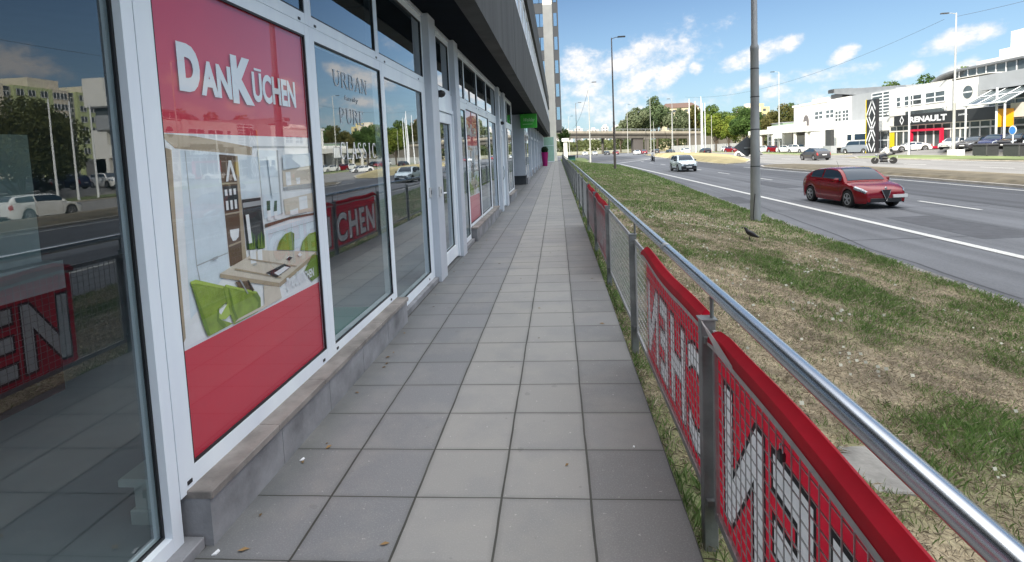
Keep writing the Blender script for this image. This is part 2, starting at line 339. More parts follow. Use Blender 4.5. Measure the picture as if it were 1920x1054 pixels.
# ================================================================== GROUND
def tile_mat():
    m = bpy.data.materials.new('concrete_tiles'); m.use_nodes = True; nt = m.node_tree; b = nt.nodes['Principled BSDF']
    N = nt.nodes.new; L = nt.links.new
    def M(op, a, b_=None, c=None, cl=False):
        n = N('ShaderNodeMath'); n.operation = op; n.use_clamp = cl
        for i, v in enumerate((a, b_, c)):
            if v is None: continue
            if hasattr(v, 'is_output'): L(v, n.inputs[i])
            else: n.inputs[i].default_value = v
        return n.outputs[0]
    def noise(scale, det, vec, rough=.6):
        n = N('ShaderNodeTexNoise'); n.inputs['Scale'].default_value = scale; n.inputs['Detail'].default_value = det; n.inputs['Roughness'].default_value = rough; L(vec, n.inputs['Vector']); return n.outputs[0]
    def mix(f, a, c):
        n = N('ShaderNodeMix'); n.data_type = 'RGBA'
        if hasattr(f, 'is_output'): L(f, n.inputs[0])
        else: n.inputs[0].default_value = f
        for i, v in ((6, a), (7, c)):
            if hasattr(v, 'is_output'): L(v, n.inputs[i])
            else: n.inputs[i].default_value = (*v, 1)
        return n.outputs[2]
    tc = N('ShaderNodeTexCoord'); sp = N('ShaderNodeSeparateXYZ'); L(tc.outputs['Object'], sp.inputs[0])
    wob = noise(2.2, 2, tc.outputs['Object'])
    x = M('ADD', sp.outputs[0], M('MULTIPLY', M('SUBTRACT', wob, .5), .012)); y = M('ADD', sp.outputs[1], M('MULTIPLY', M('SUBTRACT', wob, .5), -.010))
    u = M('DIVIDE', M('ADD', x, 1.108+4.0), .4); v = M('DIVIDE', M('SUBTRACT', y, 1.925-40.0), .4)
    iu = M('FLOOR', u); iv = M('FLOOR', v); fu = M('SUBTRACT', u, iu); fv = M('SUBTRACT', v, iv)
    cb = N('ShaderNodeCombineXYZ'); L(iu, cb.inputs[0]); L(iv, cb.inputs[1])
    wh = N('ShaderNodeTexWhiteNoise'); wh.noise_dimensions = '2D'; L(cb.outputs[0], wh.inputs[0])
    du = M('MULTIPLY', M('MINIMUM', fu, M('SUBTRACT', 1, fu)), .4); dv = M('MULTIPLY', M('MINIMUM', fv, M('SUBTRACT', 1, fv)), .4)
    wide = M('ADD', .0028, M('MULTIPLY', noise(3.0, 3, tc.outputs['Object']), .0045))
    ju = M('LESS_THAN', du, wide); jv = M('LESS_THAN', dv, M('MULTIPLY', wide, .68)); j = M('MAXIMUM', ju, jv)
    soft = N('ShaderNodeMapRange'); L(M('MINIMUM', du, dv), soft.inputs[0]); soft.inputs[1].default_value = .002; soft.inputs[2].default_value = .03; soft.inputs[3].default_value = 1; soft.inputs[4].default_value = 0
    base = mix(wh.outputs[0], (.158, .158, .158), (.225, .222, .216))
    # the two columns by the shop are older, darker slabs; the middle ones are sandier
    old = M('LESS_THAN', x, -.708); base = mix(M('MULTIPLY', old, .55), base, (.165, .175, .19))
    mid = M('MULTIPLY', M('GREATER_THAN', x, -.708), M('LESS_THAN', x, .092)); base = mix(M('MULTIPLY', mid, .5), base, (.325, .325, .305))
    blot = noise(1.7, 5, tc.outputs['Object'], .65); base = mix(M('MULTIPLY', M('SUBTRACT', blot, .45, None, True), 2.2, None, True), base, (.175, .185, .195))
    gum = noise(9, 1, tc.outputs['Object']); base = mix(M('MULTIPLY', M('GREATER_THAN', gum, .74), .35), base, (.12, .12, .12)); sand = noise(.9, 6, tc.outputs['Object'], .7); base = mix(M('MULTIPLY', M('SUBTRACT', sand, .48, None, True), 2.4, None, True), base, (.30, .29, .26)); fine = noise(150, 3, tc.outputs['Object']); base = mix(M('MULTIPLY', M('SUBTRACT', fine, .5, None, True), 1.6, None, True), base, (.38, .38, .36))
    spk = noise(45, 2, tc.outputs['Object']); base = mix(M('MULTIPLY', M('GREATER_THAN', spk, .71), .5), base, (.50, .49, .46))
    drt = noise(5, 4, tc.outputs['Object']); base = mix(M('MULTIPLY', M('MULTIPLY', soft.outputs[0], drt), .55), base, (.10, .105, .10))
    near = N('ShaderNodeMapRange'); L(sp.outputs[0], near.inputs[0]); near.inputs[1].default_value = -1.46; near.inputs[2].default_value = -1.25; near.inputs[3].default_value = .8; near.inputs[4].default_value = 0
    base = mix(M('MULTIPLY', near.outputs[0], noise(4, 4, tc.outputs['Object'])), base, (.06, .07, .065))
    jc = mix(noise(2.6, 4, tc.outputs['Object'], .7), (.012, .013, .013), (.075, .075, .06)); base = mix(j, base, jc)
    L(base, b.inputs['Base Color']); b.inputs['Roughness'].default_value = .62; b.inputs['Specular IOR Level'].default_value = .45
    wh2 = N('ShaderNodeTexWhiteNoise'); wh2.noise_dimensions = '3D'; cb2 = N('ShaderNodeCombineXYZ'); L(iv, cb2.inputs[0]); L(iu, cb2.inputs[1]); cb2.inputs[2].default_value = 3.3; L(cb2.outputs[0], wh2.inputs[0])
    tilt = M('ADD', M('MULTIPLY', M('MULTIPLY', M('SUBTRACT', wh.outputs[0], .5), fu), 1.6), M('MULTIPLY', M('MULTIPLY', M('SUBTRACT', wh2.outputs[0], .5), fv), 1.6))
    hgt = M('ADD', M('ADD', M('MULTIPLY', fine, .25), tilt), M('MULTIPLY', M('SUBTRACT', 1, j), 1.0))
    bp = N('ShaderNodeBump'); bp.inputs['Strength'].default_value = .35; bp.inputs['Distance'].default_value = .006; L(hgt, bp.inputs['Height']); L(bp.outputs[0], b.inputs['Normal'])
    return m
TILES = tile_mat()
def asphalt(name, c, v=.12):
    m = mat(name, c, .82, 0, v, .35, .5, 120); nt = m.node_tree; b = nt.nodes['Principled BSDF']
    src = b.inputs['Base Color'].links[0].from_socket
    t = nt.nodes.new('ShaderNodeTexCoord'); mp = nt.nodes.new('ShaderNodeMapping'); mp.inputs['Scale'].default_value = (1.9, .03, 1); nt.links.new(t.outputs['Object'], mp.inputs[0])
    n = nt.nodes.new('ShaderNodeTexNoise'); n.inputs['Scale'].default_value = 1.0; n.inputs['Detail'].default_value = 5; nt.links.new(mp.outputs[0], n.inputs['Vector'])
    n3 = nt.nodes.new('ShaderNodeTexNoise'); n3.inputs['Scale'].default_value = 25; n3.inputs['Detail'].default_value = 6; n3.inputs['Roughness'].default_value = .8; nt.links.new(t.outputs['Object'], n3.inputs['Vector'])
    a = nt.nodes.new('ShaderNodeMath'); a.operation = 'ADD'; nt.links.new(n.outputs[0], a.inputs[0]); nt.links.new(n3.outputs[0], a.inputs[1])
    r = nt.nodes.new('ShaderNodeMapRange'); r.inputs[1].default_value = .75; r.inputs[2].default_value = 1.25; r.inputs[3].default_value = .66; r.inputs[4].default_value = 1.3; nt.links.new(a.outputs[0], r.inputs[0])
    mu = nt.nodes.new('ShaderNodeVectorMath'); mu.operation = 'SCALE'; nt.links.new(src, mu.inputs[0]); nt.links.new(r.outputs[0], mu.inputs['Scale']); nt.links.new(mu.outputs[0], b.inputs['Base Color'])
    return m
ASPH = asphalt('old_asphalt', (.118, .124, .134)); ASPHD = asphalt('newer_and_shaded_asphalt', (.072, .076, .084)); ASPHL = asphalt('pale_asphalt', (.20, .195, .185))
PAINTW = mat('road_paint', (.56, .56, .53), .7, 0, .35, 22, detail=8)
DRY = mat('dry_grass_ground', (.27, .235, .125), .95, 0, .35, .25, .6, 9); KERB = mat('kerb_stone', (.42, .39, .34), .9, 0, .2, 2, .2, 30)
GRN = mat('green_grass_ground', (.15, .19, .07), .95, 0, .45, .35, .6, 7)
ZR = -1.10
struct('ground', MB().box(-3000, 3000, -400, 4500, -1.6, ZR-.012), DRY)
road = MB(); road.prism([(2, -80), (37.6, -80), (38.2, 48), (37.0, 58), (36.2, 70), (38.4, 84), (40, 110), (42, 150), (44, 240), (-60, 240), (-60, 87.5), (2, 87.5)], ZR-.05, ZR); struct('road', road, ASPH)
struct('road_resurfaced_lane', MB().prism([(15.4, -80), (20.9, -80), (20.9, 34), (19.95, 48), (19.9, 60), (19.9, 78), (16.2, 78), (15.6, 40)], ZR+.001, ZR+.004), ASPHD)
struct('road_side_street_shaded', MB().prism([(-60, 99), (7, 99), (18, 117), (17.4, 125), (17.5, 190), (-60, 190)], ZR+.001, ZR+.004), ASPHD)  # side street sheet: the tower's shadow is painted in as darker asphalt
struct('road_far_carriageway', MB().prism([(25.0, -80), (37.5, -80), (38.1, 48), (36.9, 58), (36.1, 70), (38.3, 84), (40, 112), (41.9, 150), (43.9, 240), (30, 240), (30, 160), (33.5, 150), (29, 88), (22, 66), (24.5, 60), (25.5, 48)], ZR+.0045, ZR+.008), ASPHL)
mk = MB()
mk.box(9.45, 9.68, -20, 84, ZR+.008, ZR+.012)
for y in range(-3, 9): mk.box(14.12, 14.27, 19.5+9*y, 22.7+9*y, ZR+.008, ZR+.012)
mk.prism([(20.05, -20), (20.2, -20), (20.15, 33), (19.25, 48), (19.2, 58), (19.05, 58), (19.1, 48), (20.0, 33)], ZR+.008, ZR+.012)
mk.box(26.3, 26.45, -20, 44, ZR+.012, ZR+.016); mk.box(36.0, 36.15, -20, 56, ZR+.012, ZR+.016)
for y in range(-2, 16): mk.box(31.1, 31.25, 4+9*y, 7+9*y, ZR+.012, ZR+.016)
mk.prism([(9.5, 88), (18.6, 110), (18.5, 110.6), (9.3, 88.6)], ZR+.008, ZR+.012)
struct('road_markings', mk, PAINTW)
ed = MB(); yy = [-60, 8.4, 17, 31, 40, 51, 63, 77]; xx = [6.6, 6.72, 6.95, 7.55, 8.05, 8.55, 8.75, 8.85]
ed.prism([(a-.3, b_) for a, b_ in zip(xx, yy)]+[(a+.28, b_) for a, b_ in reversed(list(zip(xx, yy)))], ZR+.001, ZR+.004); struct('road_edge_dust', ed, mat('dusty_edge', (.20, .195, .18), .95, 0, .3, 2.5, .5, 40))
# worn patches and sealed cracks in the carriageway
for i_, q in enumerate(([(10.4, 14.2), (12.0, 14.3), (12.1, 18.6), (10.5, 18.4)], [(7.3, 24), (8.6, 24.1), (8.7, 27.2), (7.4, 27)], [(12.2, 31), (13.6, 31), (13.6, 37), (12.2, 37)])):
    struct('road_patch', MB().prism(q, ZR+.001, ZR+.0035), mat('patched_asphalt', (.072, .075, .083), .85, 0, .2, 3, .5, 90))
ck = MB(); rk = random.Random(3)
for (x, y, n_, dx_, dy_) in ((7.2, 9, 26, .05, .9), (11.6, 6, 30, .02, 1.2), (8.3, 33, 16, .03, 1.4), (6.9, 14.5, 14, .42, .04), (7.1, 21.2, 16, .5, -.03), (7.8, 38, 14, .6, .05), (14.9, 12, 30, .01, 1.3)):
    for k in range(n_):
        x2, y2 = x+dx_+rk.uniform(-.09, .09), y+dy_+rk.uniform(-.06, .06); D = Vector((x2-x, y2-y)).normalized(); N2 = Vector((-D.y, D.x))*.022
        ck.poly([(x-N2.x, y-N2.y, ZR+.0042), (x2-N2.x, y2-N2.y, ZR+.0042), (x2+N2.x, y2+N2.y, ZR+.0042), (x+N2.x, y+N2.y, ZR+.0042)]); x, y = x2, y2
struct('road_cracks', ck, mat('bitumen_seal', (.035, .036, .04), .7), fixn=False)
# raised islands: kerb ring with a low mound of dry grass
def island(name, pts, h=.13, mound=.15, m=DRY):
    k = MB(); k.prism(pts, ZR, ZR+h)
    cx = sum(p[0] for p in pts)/len(pts); cy = sum(p[1] for p in pts)/len(pts)
    struct(name+'_kerb', k, KERB)
    n = len(pts); ins = []
    for i in range(n):
        a = Vector(pts[i-1]); b_ = Vector(pts[i]); c = Vector(pts[(i+1) % n]); d = ((b_-a).normalized()+(c-b_).normalized()).normalized(); nn = Vector((-d.y, d.x))
        if nn.dot(Vector((cx, cy))-b_) < 0: nn = -nn
        ins.append(b_+nn*.22)
    ins2 = [p+(Vector((cx, cy))-p)*.25 for p in ins]
    vs = [(p.x, p.y, ZR+h+.004) for p in ins]+[(p.x, p.y, ZR+h+mound) for p in ins2]
    g = MB(); g.add(vs, [(i, (i+1) % n, n+(i+1) % n, n+i) for i in range(n)]+[tuple(range(n, 2*n))]); struct(name, g, m)
DIRT = mat('dusty_verge', (.155, .13, .085), .95, 0, .4, 1.1, .8, 14)
island('median_strip', [(20.95, -80), (20.95, 12), (20.95, 33.5), (19.98, 48), (19.95, 55), (21, 58.6), (22.8, 60), (24.7, 59), (25.2, 55), (25.6, 48), (25.8, 33), (25.8, 12), (25.8, -80)], .12, .14, DIRT)
island('median_island', [(19.7, 66.2), (22.7, 67.9), (26.5, 77), (29.3, 88), (32, 110), (33.7, 135), (33.2, 155), (24, 155), (22.4, 130), (20.5, 100), (19.7, 81), (19.4, 70)], .12, .5, mat('straw_grass', (.36, .30, .15), .95, 0, .25, .5, .6, 12))
island('roadside_island', [(3.2, 103), (5.4, 102.4), (6.5, 108), (6.7, 130), (5.6, 143), (3.4, 138)], .1, .3, GRN)
island('far_verge', [(38.6, -80), (38.6, 40), (38.4, 48), (37.2, 58), (36.5, 70), (38, 73.5), (43.6, 73.5), (44.2, 60), (44.2, -80)], .09, .06, GRN)
island('distant_verge', [(38.8, 85.5), (40.3, 110), (42.2, 150), (44, 200), (47, 200), (45.6, 150), (44.6, 110), (44.0, 85.5)], .09, .06, GRN)
def fz(x, y): return float(np.interp(x, [44.3, 46], [ZR+.01, np.interp(y, [60, 72, 85], [-.38, -.48, -1.04])]))
fc = MB(); fy = [-80, 60, 66, 72, 78, 85, 200]; fx = [44.3, 46, 95]
fc.add([(x, y, fz(x, y)) for y in fy for x in fx], [(i*3+j, i*3+j+1, i*3+j+4, i*3+j+3) for i in range(6) for j in range(2)]); struct('forecourt', fc, ASPHL)
struct('forecourt_entry', MB().prism([(37, 74), (45.5, 74), (45.5, 85), (38.3, 85)], ZR-.004, ZR+.006), ASPHL)

# pavement in front of the shops
pv = MB(); pv.box(-3.4, .492, -8, 71.5, -.16, 0); struct('pavement', pv, TILES)
struct('pavement_edge', MB().box(-3.38, .470, -8, 71.48, -1.3, -.162), CONC)
struct('pavement_end_step', MB().box(-3.4, .9, 71.5, 73.2, -1.3, -.05), CONC)

# verge: lawn sloping from the pavement down to the road
YE = np.array([-12, 8.4, 11, 17, 31, 40, 51, 63, 77, 82, 87, 89.5, 91, 92.2]); XE = np.array([6.6, 6.72, 6.8, 6.95, 7.55, 8.05, 8.55, 8.75, 8.85, 8.6, 7.3, 5.7, 3.7, .9])
def vx(y): return np.interp(y, YE, XE)
def vz(x, y):
    t = np.clip((x-.49)/(vx(y)-.49), 0, 1); s = t*t*(3-2*t)
    return -.10-.30*t-.655*s+(fbm(x*.9, y*.9, 3)-.5)*.10*np.sin(np.pi*t)
def blob(x, y, cx, cy, rx, ry): return np.clip(1-((x-cx)/rx)**2-((y-cy)/ry)**2, 0, 1)
def green(x, y):
    t = (x-.49)/(vx(y)-.49)
    g = (fbm(x*.55+3, y*.42+8, 4)-.50)*1.0+(fbm(x*2.1, y*1.7, 3)-.5)*1.7+(fbm(x*6.1, y*4.7, 2)-.5)*1.1
    g = g+.7*blob(x, y, 3.9, 9.2, 1.3, 2.0)+.7*blob(x, y, 2.9, 3.3, 1.1, 1.1)+.45*blob(x, y, 4.3, 5.6, .9, .7)+.7*np.clip((t-.84)*7, 0, 1)+.8*np.clip((.9-x)*2.2, 0, 1)
    g = g+.45*np.clip((y-16)/25, 0, 1)-.5*blob(x, y, 3.6, 4.6, 1.6, .7)-.4*blob(x, y, 2.2, 7, 1.2, 2.2)
    return np.clip(g*.75+.26, 0, 1)
ys = np.concatenate([np.arange(-6, 14, .12), np.arange(14, 40, .3), np.arange(40, 92.3, .7)]); us = np.linspace(0, 1, 61)
Yg, Ug = np.meshgrid(ys, us, indexing='ij'); Xg = .485+Ug*(vx(Yg)-.485); Zg = vz(Xg, Yg)
G = green(Xg, Yg); nz = fbm(Xg*6, Yg*6, 3)
straw = np.array([.34, .285, .19]); soil = np.array([.14, .115, .08]); grn = np.array([.12, .145, .07]); olive = np.array([.17, .18, .085])
def gcol(g, n):
    g = g[..., None]; n = n[..., None]
    c = soil*(1-n)+straw*n
    c = c*(1-np.clip(g*1.8, 0, 1))+olive*np.clip(g*1.8, 0, 1)
    h = np.clip(g*1.8-.8, 0, 1); return c*(1-h)+grn*h
cols = gcol(G, np.clip(nz*2.2-.6, 0, 1))*1.08
def grid_mesh(name, X, Y, Z, C, m):
    a, b_ = X.shape; me = bpy.data.meshes.new(name); V = np.stack([X, Y, Z], -1).reshape(-1, 3)
    i = np.arange(a-1)[:, None]*b_+np.arange(b_-1)[None, :]; i = i.ravel(); F = np.stack([i, i+b_, i+b_+1, i+1], -1)[:, ::-1]
    me.vertices.add(len(V)); me.vertices.foreach_set('co', V.ravel()); me.loops.add(F.size); me.loops.foreach_set('vertex_index', F.ravel().astype(np.int32))
    me.polygons.add(len(F)); me.polygons.foreach_set('loop_start', np.arange(0, F.size, 4, dtype=np.int32)); me.polygons.foreach_set('use_smooth', [True]*len(F)); me.update(calc_edges=True); me.validate()
    at = me.color_attributes.new('col', 'FLOAT_COLOR', 'POINT'); at.data.foreach_set('color', np.concatenate([C.reshape(-1, 3), np.ones((len(V), 1))], 1).ravel()); me.materials.append(m)
    return link(bpy.data.objects.new(name, me))
def attr_mat(name, rough=.9, var=.3, scale=40, bump=.8, transl=0.0):
    m = bpy.data.materials.new(name); m.use_nodes = True; nt = m.node_tree; b = nt.nodes['Principled BSDF']; b.inputs['Roughness'].default_value = rough; b.inputs['Specular IOR Level'].default_value = .25
    a = nt.nodes.new('ShaderNodeAttribute'); a.attribute_name = 'col'
    t = nt.nodes.new('ShaderNodeTexCoord'); n = nt.nodes.new('ShaderNodeTexNoise'); n.inputs['Scale'].default_value = scale; n.inputs['Detail'].default_value = 5; nt.links.new(t.outputs['Object'], n.inputs['Vector'])
    r = nt.nodes.new('ShaderNodeMapRange'); r.inputs[1].default_value = .3; r.inputs[2].default_value = .7; r.inputs[3].default_value = 1-var; r.inputs[4].default_value = 1+var; nt.links.new(n.outputs[0], r.inputs[0])
    s = nt.nodes.new('ShaderNodeVectorMath'); s.operation = 'SCALE'; nt.links.new(a.outputs['Color'], s.inputs[0]); nt.links.new(r.outputs[0], s.inputs['Scale']); nt.links.new(s.outputs[0], b.inputs['Base Color'])
    if bump: bp = nt.nodes.new('ShaderNodeBump'); bp.inputs['Strength'].default_value = bump; bp.inputs['Distance'].default_value = .02; nt.links.new(n.outputs[0], bp.inputs['Height']); nt.links.new(bp.outputs[0], b.inputs['Normal'])
    if transl:
        tr = nt.nodes.new('ShaderNodeBsdfTranslucent'); nt.links.new(s.outputs[0], tr.inputs[0]); mi = nt.nodes.new('ShaderNodeMixShader'); mi.inputs[0].default_value = transl
        nt.links.new(b.outputs[0], mi.inputs[1]); nt.links.new(tr.outputs[0], mi.inputs[2]); nt.links.new(mi.outputs[0], nt.nodes['Material Output'].inputs[0])
    return m
vg = grid_mesh('verge', Xg, Yg, Zg, cols, attr_mat('verge_soil')); vg['kind'] = 'structure'

def tri_cloud(name, P, C, m, per):
    """P: (n, per, 3) corner positions, C: (n,3) colours -> one mesh"""
    n = len(P); me = bpy.data.meshes.new(name); me.vertices.add(n*per); me.vertices.foreach_set('co', P.reshape(-1).astype(np.float32))
    me.loops.add(n*per); me.loops.foreach_set('vertex_index', np.arange(n*per, dtype=np.int32)); me.polygons.add(n); me.polygons.foreach_set('loop_start', np.arange(0, n*per, per, dtype=np.int32)); me.update(calc_edges=True)
    at = me.color_attributes.new('col', 'FLOAT_COLOR', 'POINT'); CC = np.concatenate([np.repeat(C, per, 0), np.ones((n*per, 1))], 1); at.data.foreach_set('color', CC.ravel().astype(np.float32)); me.materials.append(m)
    return bpy.data.objects.new(name, me)
rg = np.random.RandomState(11)
def blades(n, y0, y1, hs, wd):
    y = rg.uniform(y0, y1, n); x = .50+rg.rand(n)*(vx(y)-.50+.03); t = (x-.49)/(vx(y)-.49)
    g = green(x, y); k = rg.rand(n); isg = k < g*.74+.08
    keep = (rg.rand(n) < .55+.45*np.clip(fbm(x*3, y*3, 2)*1.6-.2, 0, 1)) & (np.hypot((x-1.69)/.22, (y-2.92)/.24) > 1)
    x, y, g, isg = x[keep], y[keep], g[keep], isg[keep]; n = len(x); z = vz(x, y)-.004
    h = hs*rg.uniform(.45, 1.25, n)*np.where(isg, 1.0, .85)*(.6+.8*g); lean = np.where(isg, rg.uniform(.1, .8, n), rg.uniform(.5, 2.4, n)); a = rg.rand(n)*2*np.pi
    dx, dy = np.cos(a), np.sin(a); w_ = wd*rg.uniform(.6, 1.3, n)*np.where(isg, 1.25, .8); b0 = rg.rand(n)*2*np.pi; bx, by = np.cos(b0)*w_, np.sin(b0)*w_
    l = h*lean; zt = h/np.sqrt(1+lean**2*.5)
    P = np.zeros((n, 4, 3)); P[:, 0] = np.stack([x-bx, y-by, z], 1); P[:, 1] = np.stack([x+bx, y+by, z], 1)
    P[:, 2] = np.stack([x+dx*l*.5+bx*.7, y+dy*l*.5+by*.7, z+zt*.7], 1); P[:, 3] = np.stack([x+dx*l, y+dy*l, z+zt], 1)
    r = rg.rand(n, 1); cg = np.array([.10, .19, .05])*(1-r)+np.array([.27, .37, .13])*r; cs = np.array([.16, .13, .09])*(1-r)+np.array([.60, .515, .385])*r
    C = np.where(isg[:, None], cg, cs)*rg.uniform(.8, 1.15, (n, 1))*(.72+.5*fbm(x*5, y*4, 2))[:, None]; return P, C
BL = [blades(190000, .2, 6, .06, .0022), blades(150000, 6, 14, .065, .004), blades(90000, 14, 34, .07, .009), blades(50000, 34, 91, .08, .022)]
go = link(tri_cloud('grass', np.concatenate([b_[0] for b_ in BL]), np.concatenate([b_[1] for b_ in BL]), attr_mat('grass_blades', .8, .0, 5, 0, .25), 4)); go['kind'] = 'stuff'
tag(go, 'patchy half dry grass blades covering the verge between pavement and road')
# clover flowers and dry litter
nf = 320; cx = rg.uniform(.9, 6.3, 90); cy = rg.uniform(1.6, 17, 90); ki = rg.randint(0, 90, nf); x = cx[ki]+rg.normal(0, .22, nf); y = cy[ki]+rg.normal(0, .3, nf); x = np.clip(x, .7, 6.6); z = vz(x, y)+rg.uniform(.02, .06, nf)
P = np.zeros((nf, 4, 3)); s_ = rg.uniform(.006, .013, nf)*(1+y*.04)
for i_, (a, b_) in enumerate(((-1, -1), (1, -1), (1, 1), (-1, 1))): P[:, i_] = np.stack([x+a*s_, y+b_*s_*.5, z+b_*s_*.7], 1)
fo = link(tri_cloud('clover_flowers', P, np.repeat([[.62, .62, .52]], nf, 0)*rg.uniform(.6, 1.1, (nf, 1)), attr_mat('petal', .7, 0, 5, 0, .2), 4)); fo['kind'] = 'stuff'; tag(fo, 'small white clover flowers dotted through the grass')
nl_ = 46; lx = np.where(rg.rand(nl_) < .6, rg.uniform(-1.44, -1.30, nl_), rg.uniform(-1.3, .48, nl_)); ly = rg.uniform(1.8, 16, nl_)**1.0; la = rg.rand(nl_)*6.28; ls = rg.uniform(.006, .016, nl_)
P = np.stack([np.stack([lx+np.cos(la+q)*ls*m_q, ly+np.sin(la+q)*ls*m_q, np.full(nl_, .002)+h_q], 1) for q, m_q, h_q in ((0, 1.6, .002), (1.3, .8, .006), (3.14, 1.5, .001), (4.6, .8, .004))], 1)
lo_ = link(tri_cloud('dry_leaf_litter', P, np.array([[.20, .13, .06]])*rg.uniform(.5, 1.5, (nl_, 1)), attr_mat('leaf_litter', .8, 0, 5, 0), 4)); lo_['kind'] = 'stuff'; tag(lo_, 'scattered bits of dry leaf on the pavement slabs')
zs = float(vz(np.array([1.69]), np.array([2.92]))[0])
sb = MB(); sb.bbox(1.50, 1.90, 2.70, 3.13, zs-.06, zs+.02, .008); tag(sb.build('concrete_slab', mat('weathered_slab', (.24, .235, .215), .9, 0, .35, 6, .4, 40)), 'small grey concrete slab lying flush in the grass beyond the near railing', 'slab')
# ================================================================== OFFICE BUILDING WITH SHOPFRONT
XF, XP = -1.56, -1.600
bld = empty('office_building', (-1.56, 0, 0), 0, 'long dark concrete office building with an aluminium framed shopfront along the pavement', 'building')
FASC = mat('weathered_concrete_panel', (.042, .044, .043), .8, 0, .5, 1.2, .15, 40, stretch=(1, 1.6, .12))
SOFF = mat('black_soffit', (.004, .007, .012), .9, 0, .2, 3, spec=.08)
STONE = mat('grey_stone_plinth', (.22, .225, .235), .7, 0, .45, 3.2, .15, 60, detail=6); CAP = mat('brown_stone_cap', (.24, .22, .20), .75, 0, .35, 5, .2, 50)
INT = mat('dark_interior', (.16, .19, .20), .85, 0, .15, 1); INTF = mat('interior_floor', (.30, .36, .38), .5, 0, .15, 1)
def window(y0, y1, z0, z1, p, name='window', m=ALU, pane=PANE, xf=None, gas=True, rc=.016):
    xf = XF if xf is None else xf; a, b_, c, d = p; w = MB()
    w.box(xf-.08, xf, y0, a, z0, z1); w.box(xf-.08, xf, b_, y1, z0, z1); w.box(xf-.079, xf-.001, a, b_, z0, c); w.box(xf-.079, xf-.001, a, b_, d, z1)
    o = w.build(name, m, bld)
    g = MB(); X = xf-rc
    g.poly([(X, a, c), (X, b_, c), (X, b_, d), (X, a, d)]); g.build('pane', pane, o, fixn=False)
    if gas:
        g = MB(); t = .011; e0, e1 = X+.001, X+.012
        g.box(e0, e1, a, a+t, c, d); g.box(e0, e1, b_-t, b_, c, d); g.box(e0, e1, a+t, b_-t, c, c+t); g.box(e0, e1, a+t, b_-t, d-t, d); g.build('gasket', GASKET, o)
    return o
# first big pane runs down almost to the ground
W0 = window(-1.9, 1.952, .045, 2.42, (-1.8, 1.895, .105, 2.35), pane=PANE_0, rc=.045)
W1 = window(1.957, 3.44, .224, 2.42, (2.05, 3.376, .318, 2.35), pane=PANE_P)
W2 = window(3.441, 4.878, .224, 2.42, (3.505, 4.835, .30, 2.34))
W3 = window(4.881, 6.50, .062, 2.42, (4.935, 6.33, .155, 2.30))
for (a, b_) in ((8.41, 9.36),): window(a, b_, .07, 2.42, (a+.06, b_-.04, .15, 2.30))
window(9.361, 10.84, .26, 2.42, (9.42, 10.80, .31, 2.34), pane=PANE_P); window(10.841, 12.58, .26, 2.42, (10.9, 12.50, .31, 2.34)); window(12.581, 14.15, .06, 2.42, (12.66, 13.95, .16, 2.30))
window(16.05, 17.3, .24, 2.42, (16.1, 17.25, .3, 2.3)); window(17.301, 18.95, .24, 2.42, (17.36, 18.88, .3, 2.3))
# transom lights above
tr = [(-1.9, .02), (.021, 1.952), (1.957, 3.44), (3.441, 4.79), (4.791, 6.50), (6.86, 8.10), (8.41, 9.36), (9.361, 10.84), (10.841, 12.3), (12.301, 14.15), (14.50, 15.6), (16.05, 17.3), (17.301, 18.95)]
for a, b_ in tr: window(a, b_, 2.423, 3.21, (a+.045, b_-.045, 2.49, 3.14), 'transom_window', pane=PANE_D)
hd = MB(); hd.box(-1.66, -1.54, -1.9, 18.95, 3.212, 3.249); hd.build('head_rail', ALUD, bld)
ss = MB()
for y in (2.0, 3.3, 3.52, 4.74, 4.97, 6.2, 9.5, 10.7, 11.0, 12.3):
    for z in (.265 if y < 4.9 or y > 9 else .1, 2.43): ss.box(XF-.001, XF+.003, y, y+.028, z-.008+(.01 if z > 1 else 0), z+.008+(.01 if z > 1 else 0))
ss.build('drain_cap', BLACK, bld)
for (a, b_) in ((6.50, 6.86), (8.10, 8.41), (14.15, 14.50), (15.6, 16.05)):
    k = MB(); k.bbox(-1.66, -1.475, a, b_, 0, 3.249, .006); k.build('pillar', ALUD, bld)
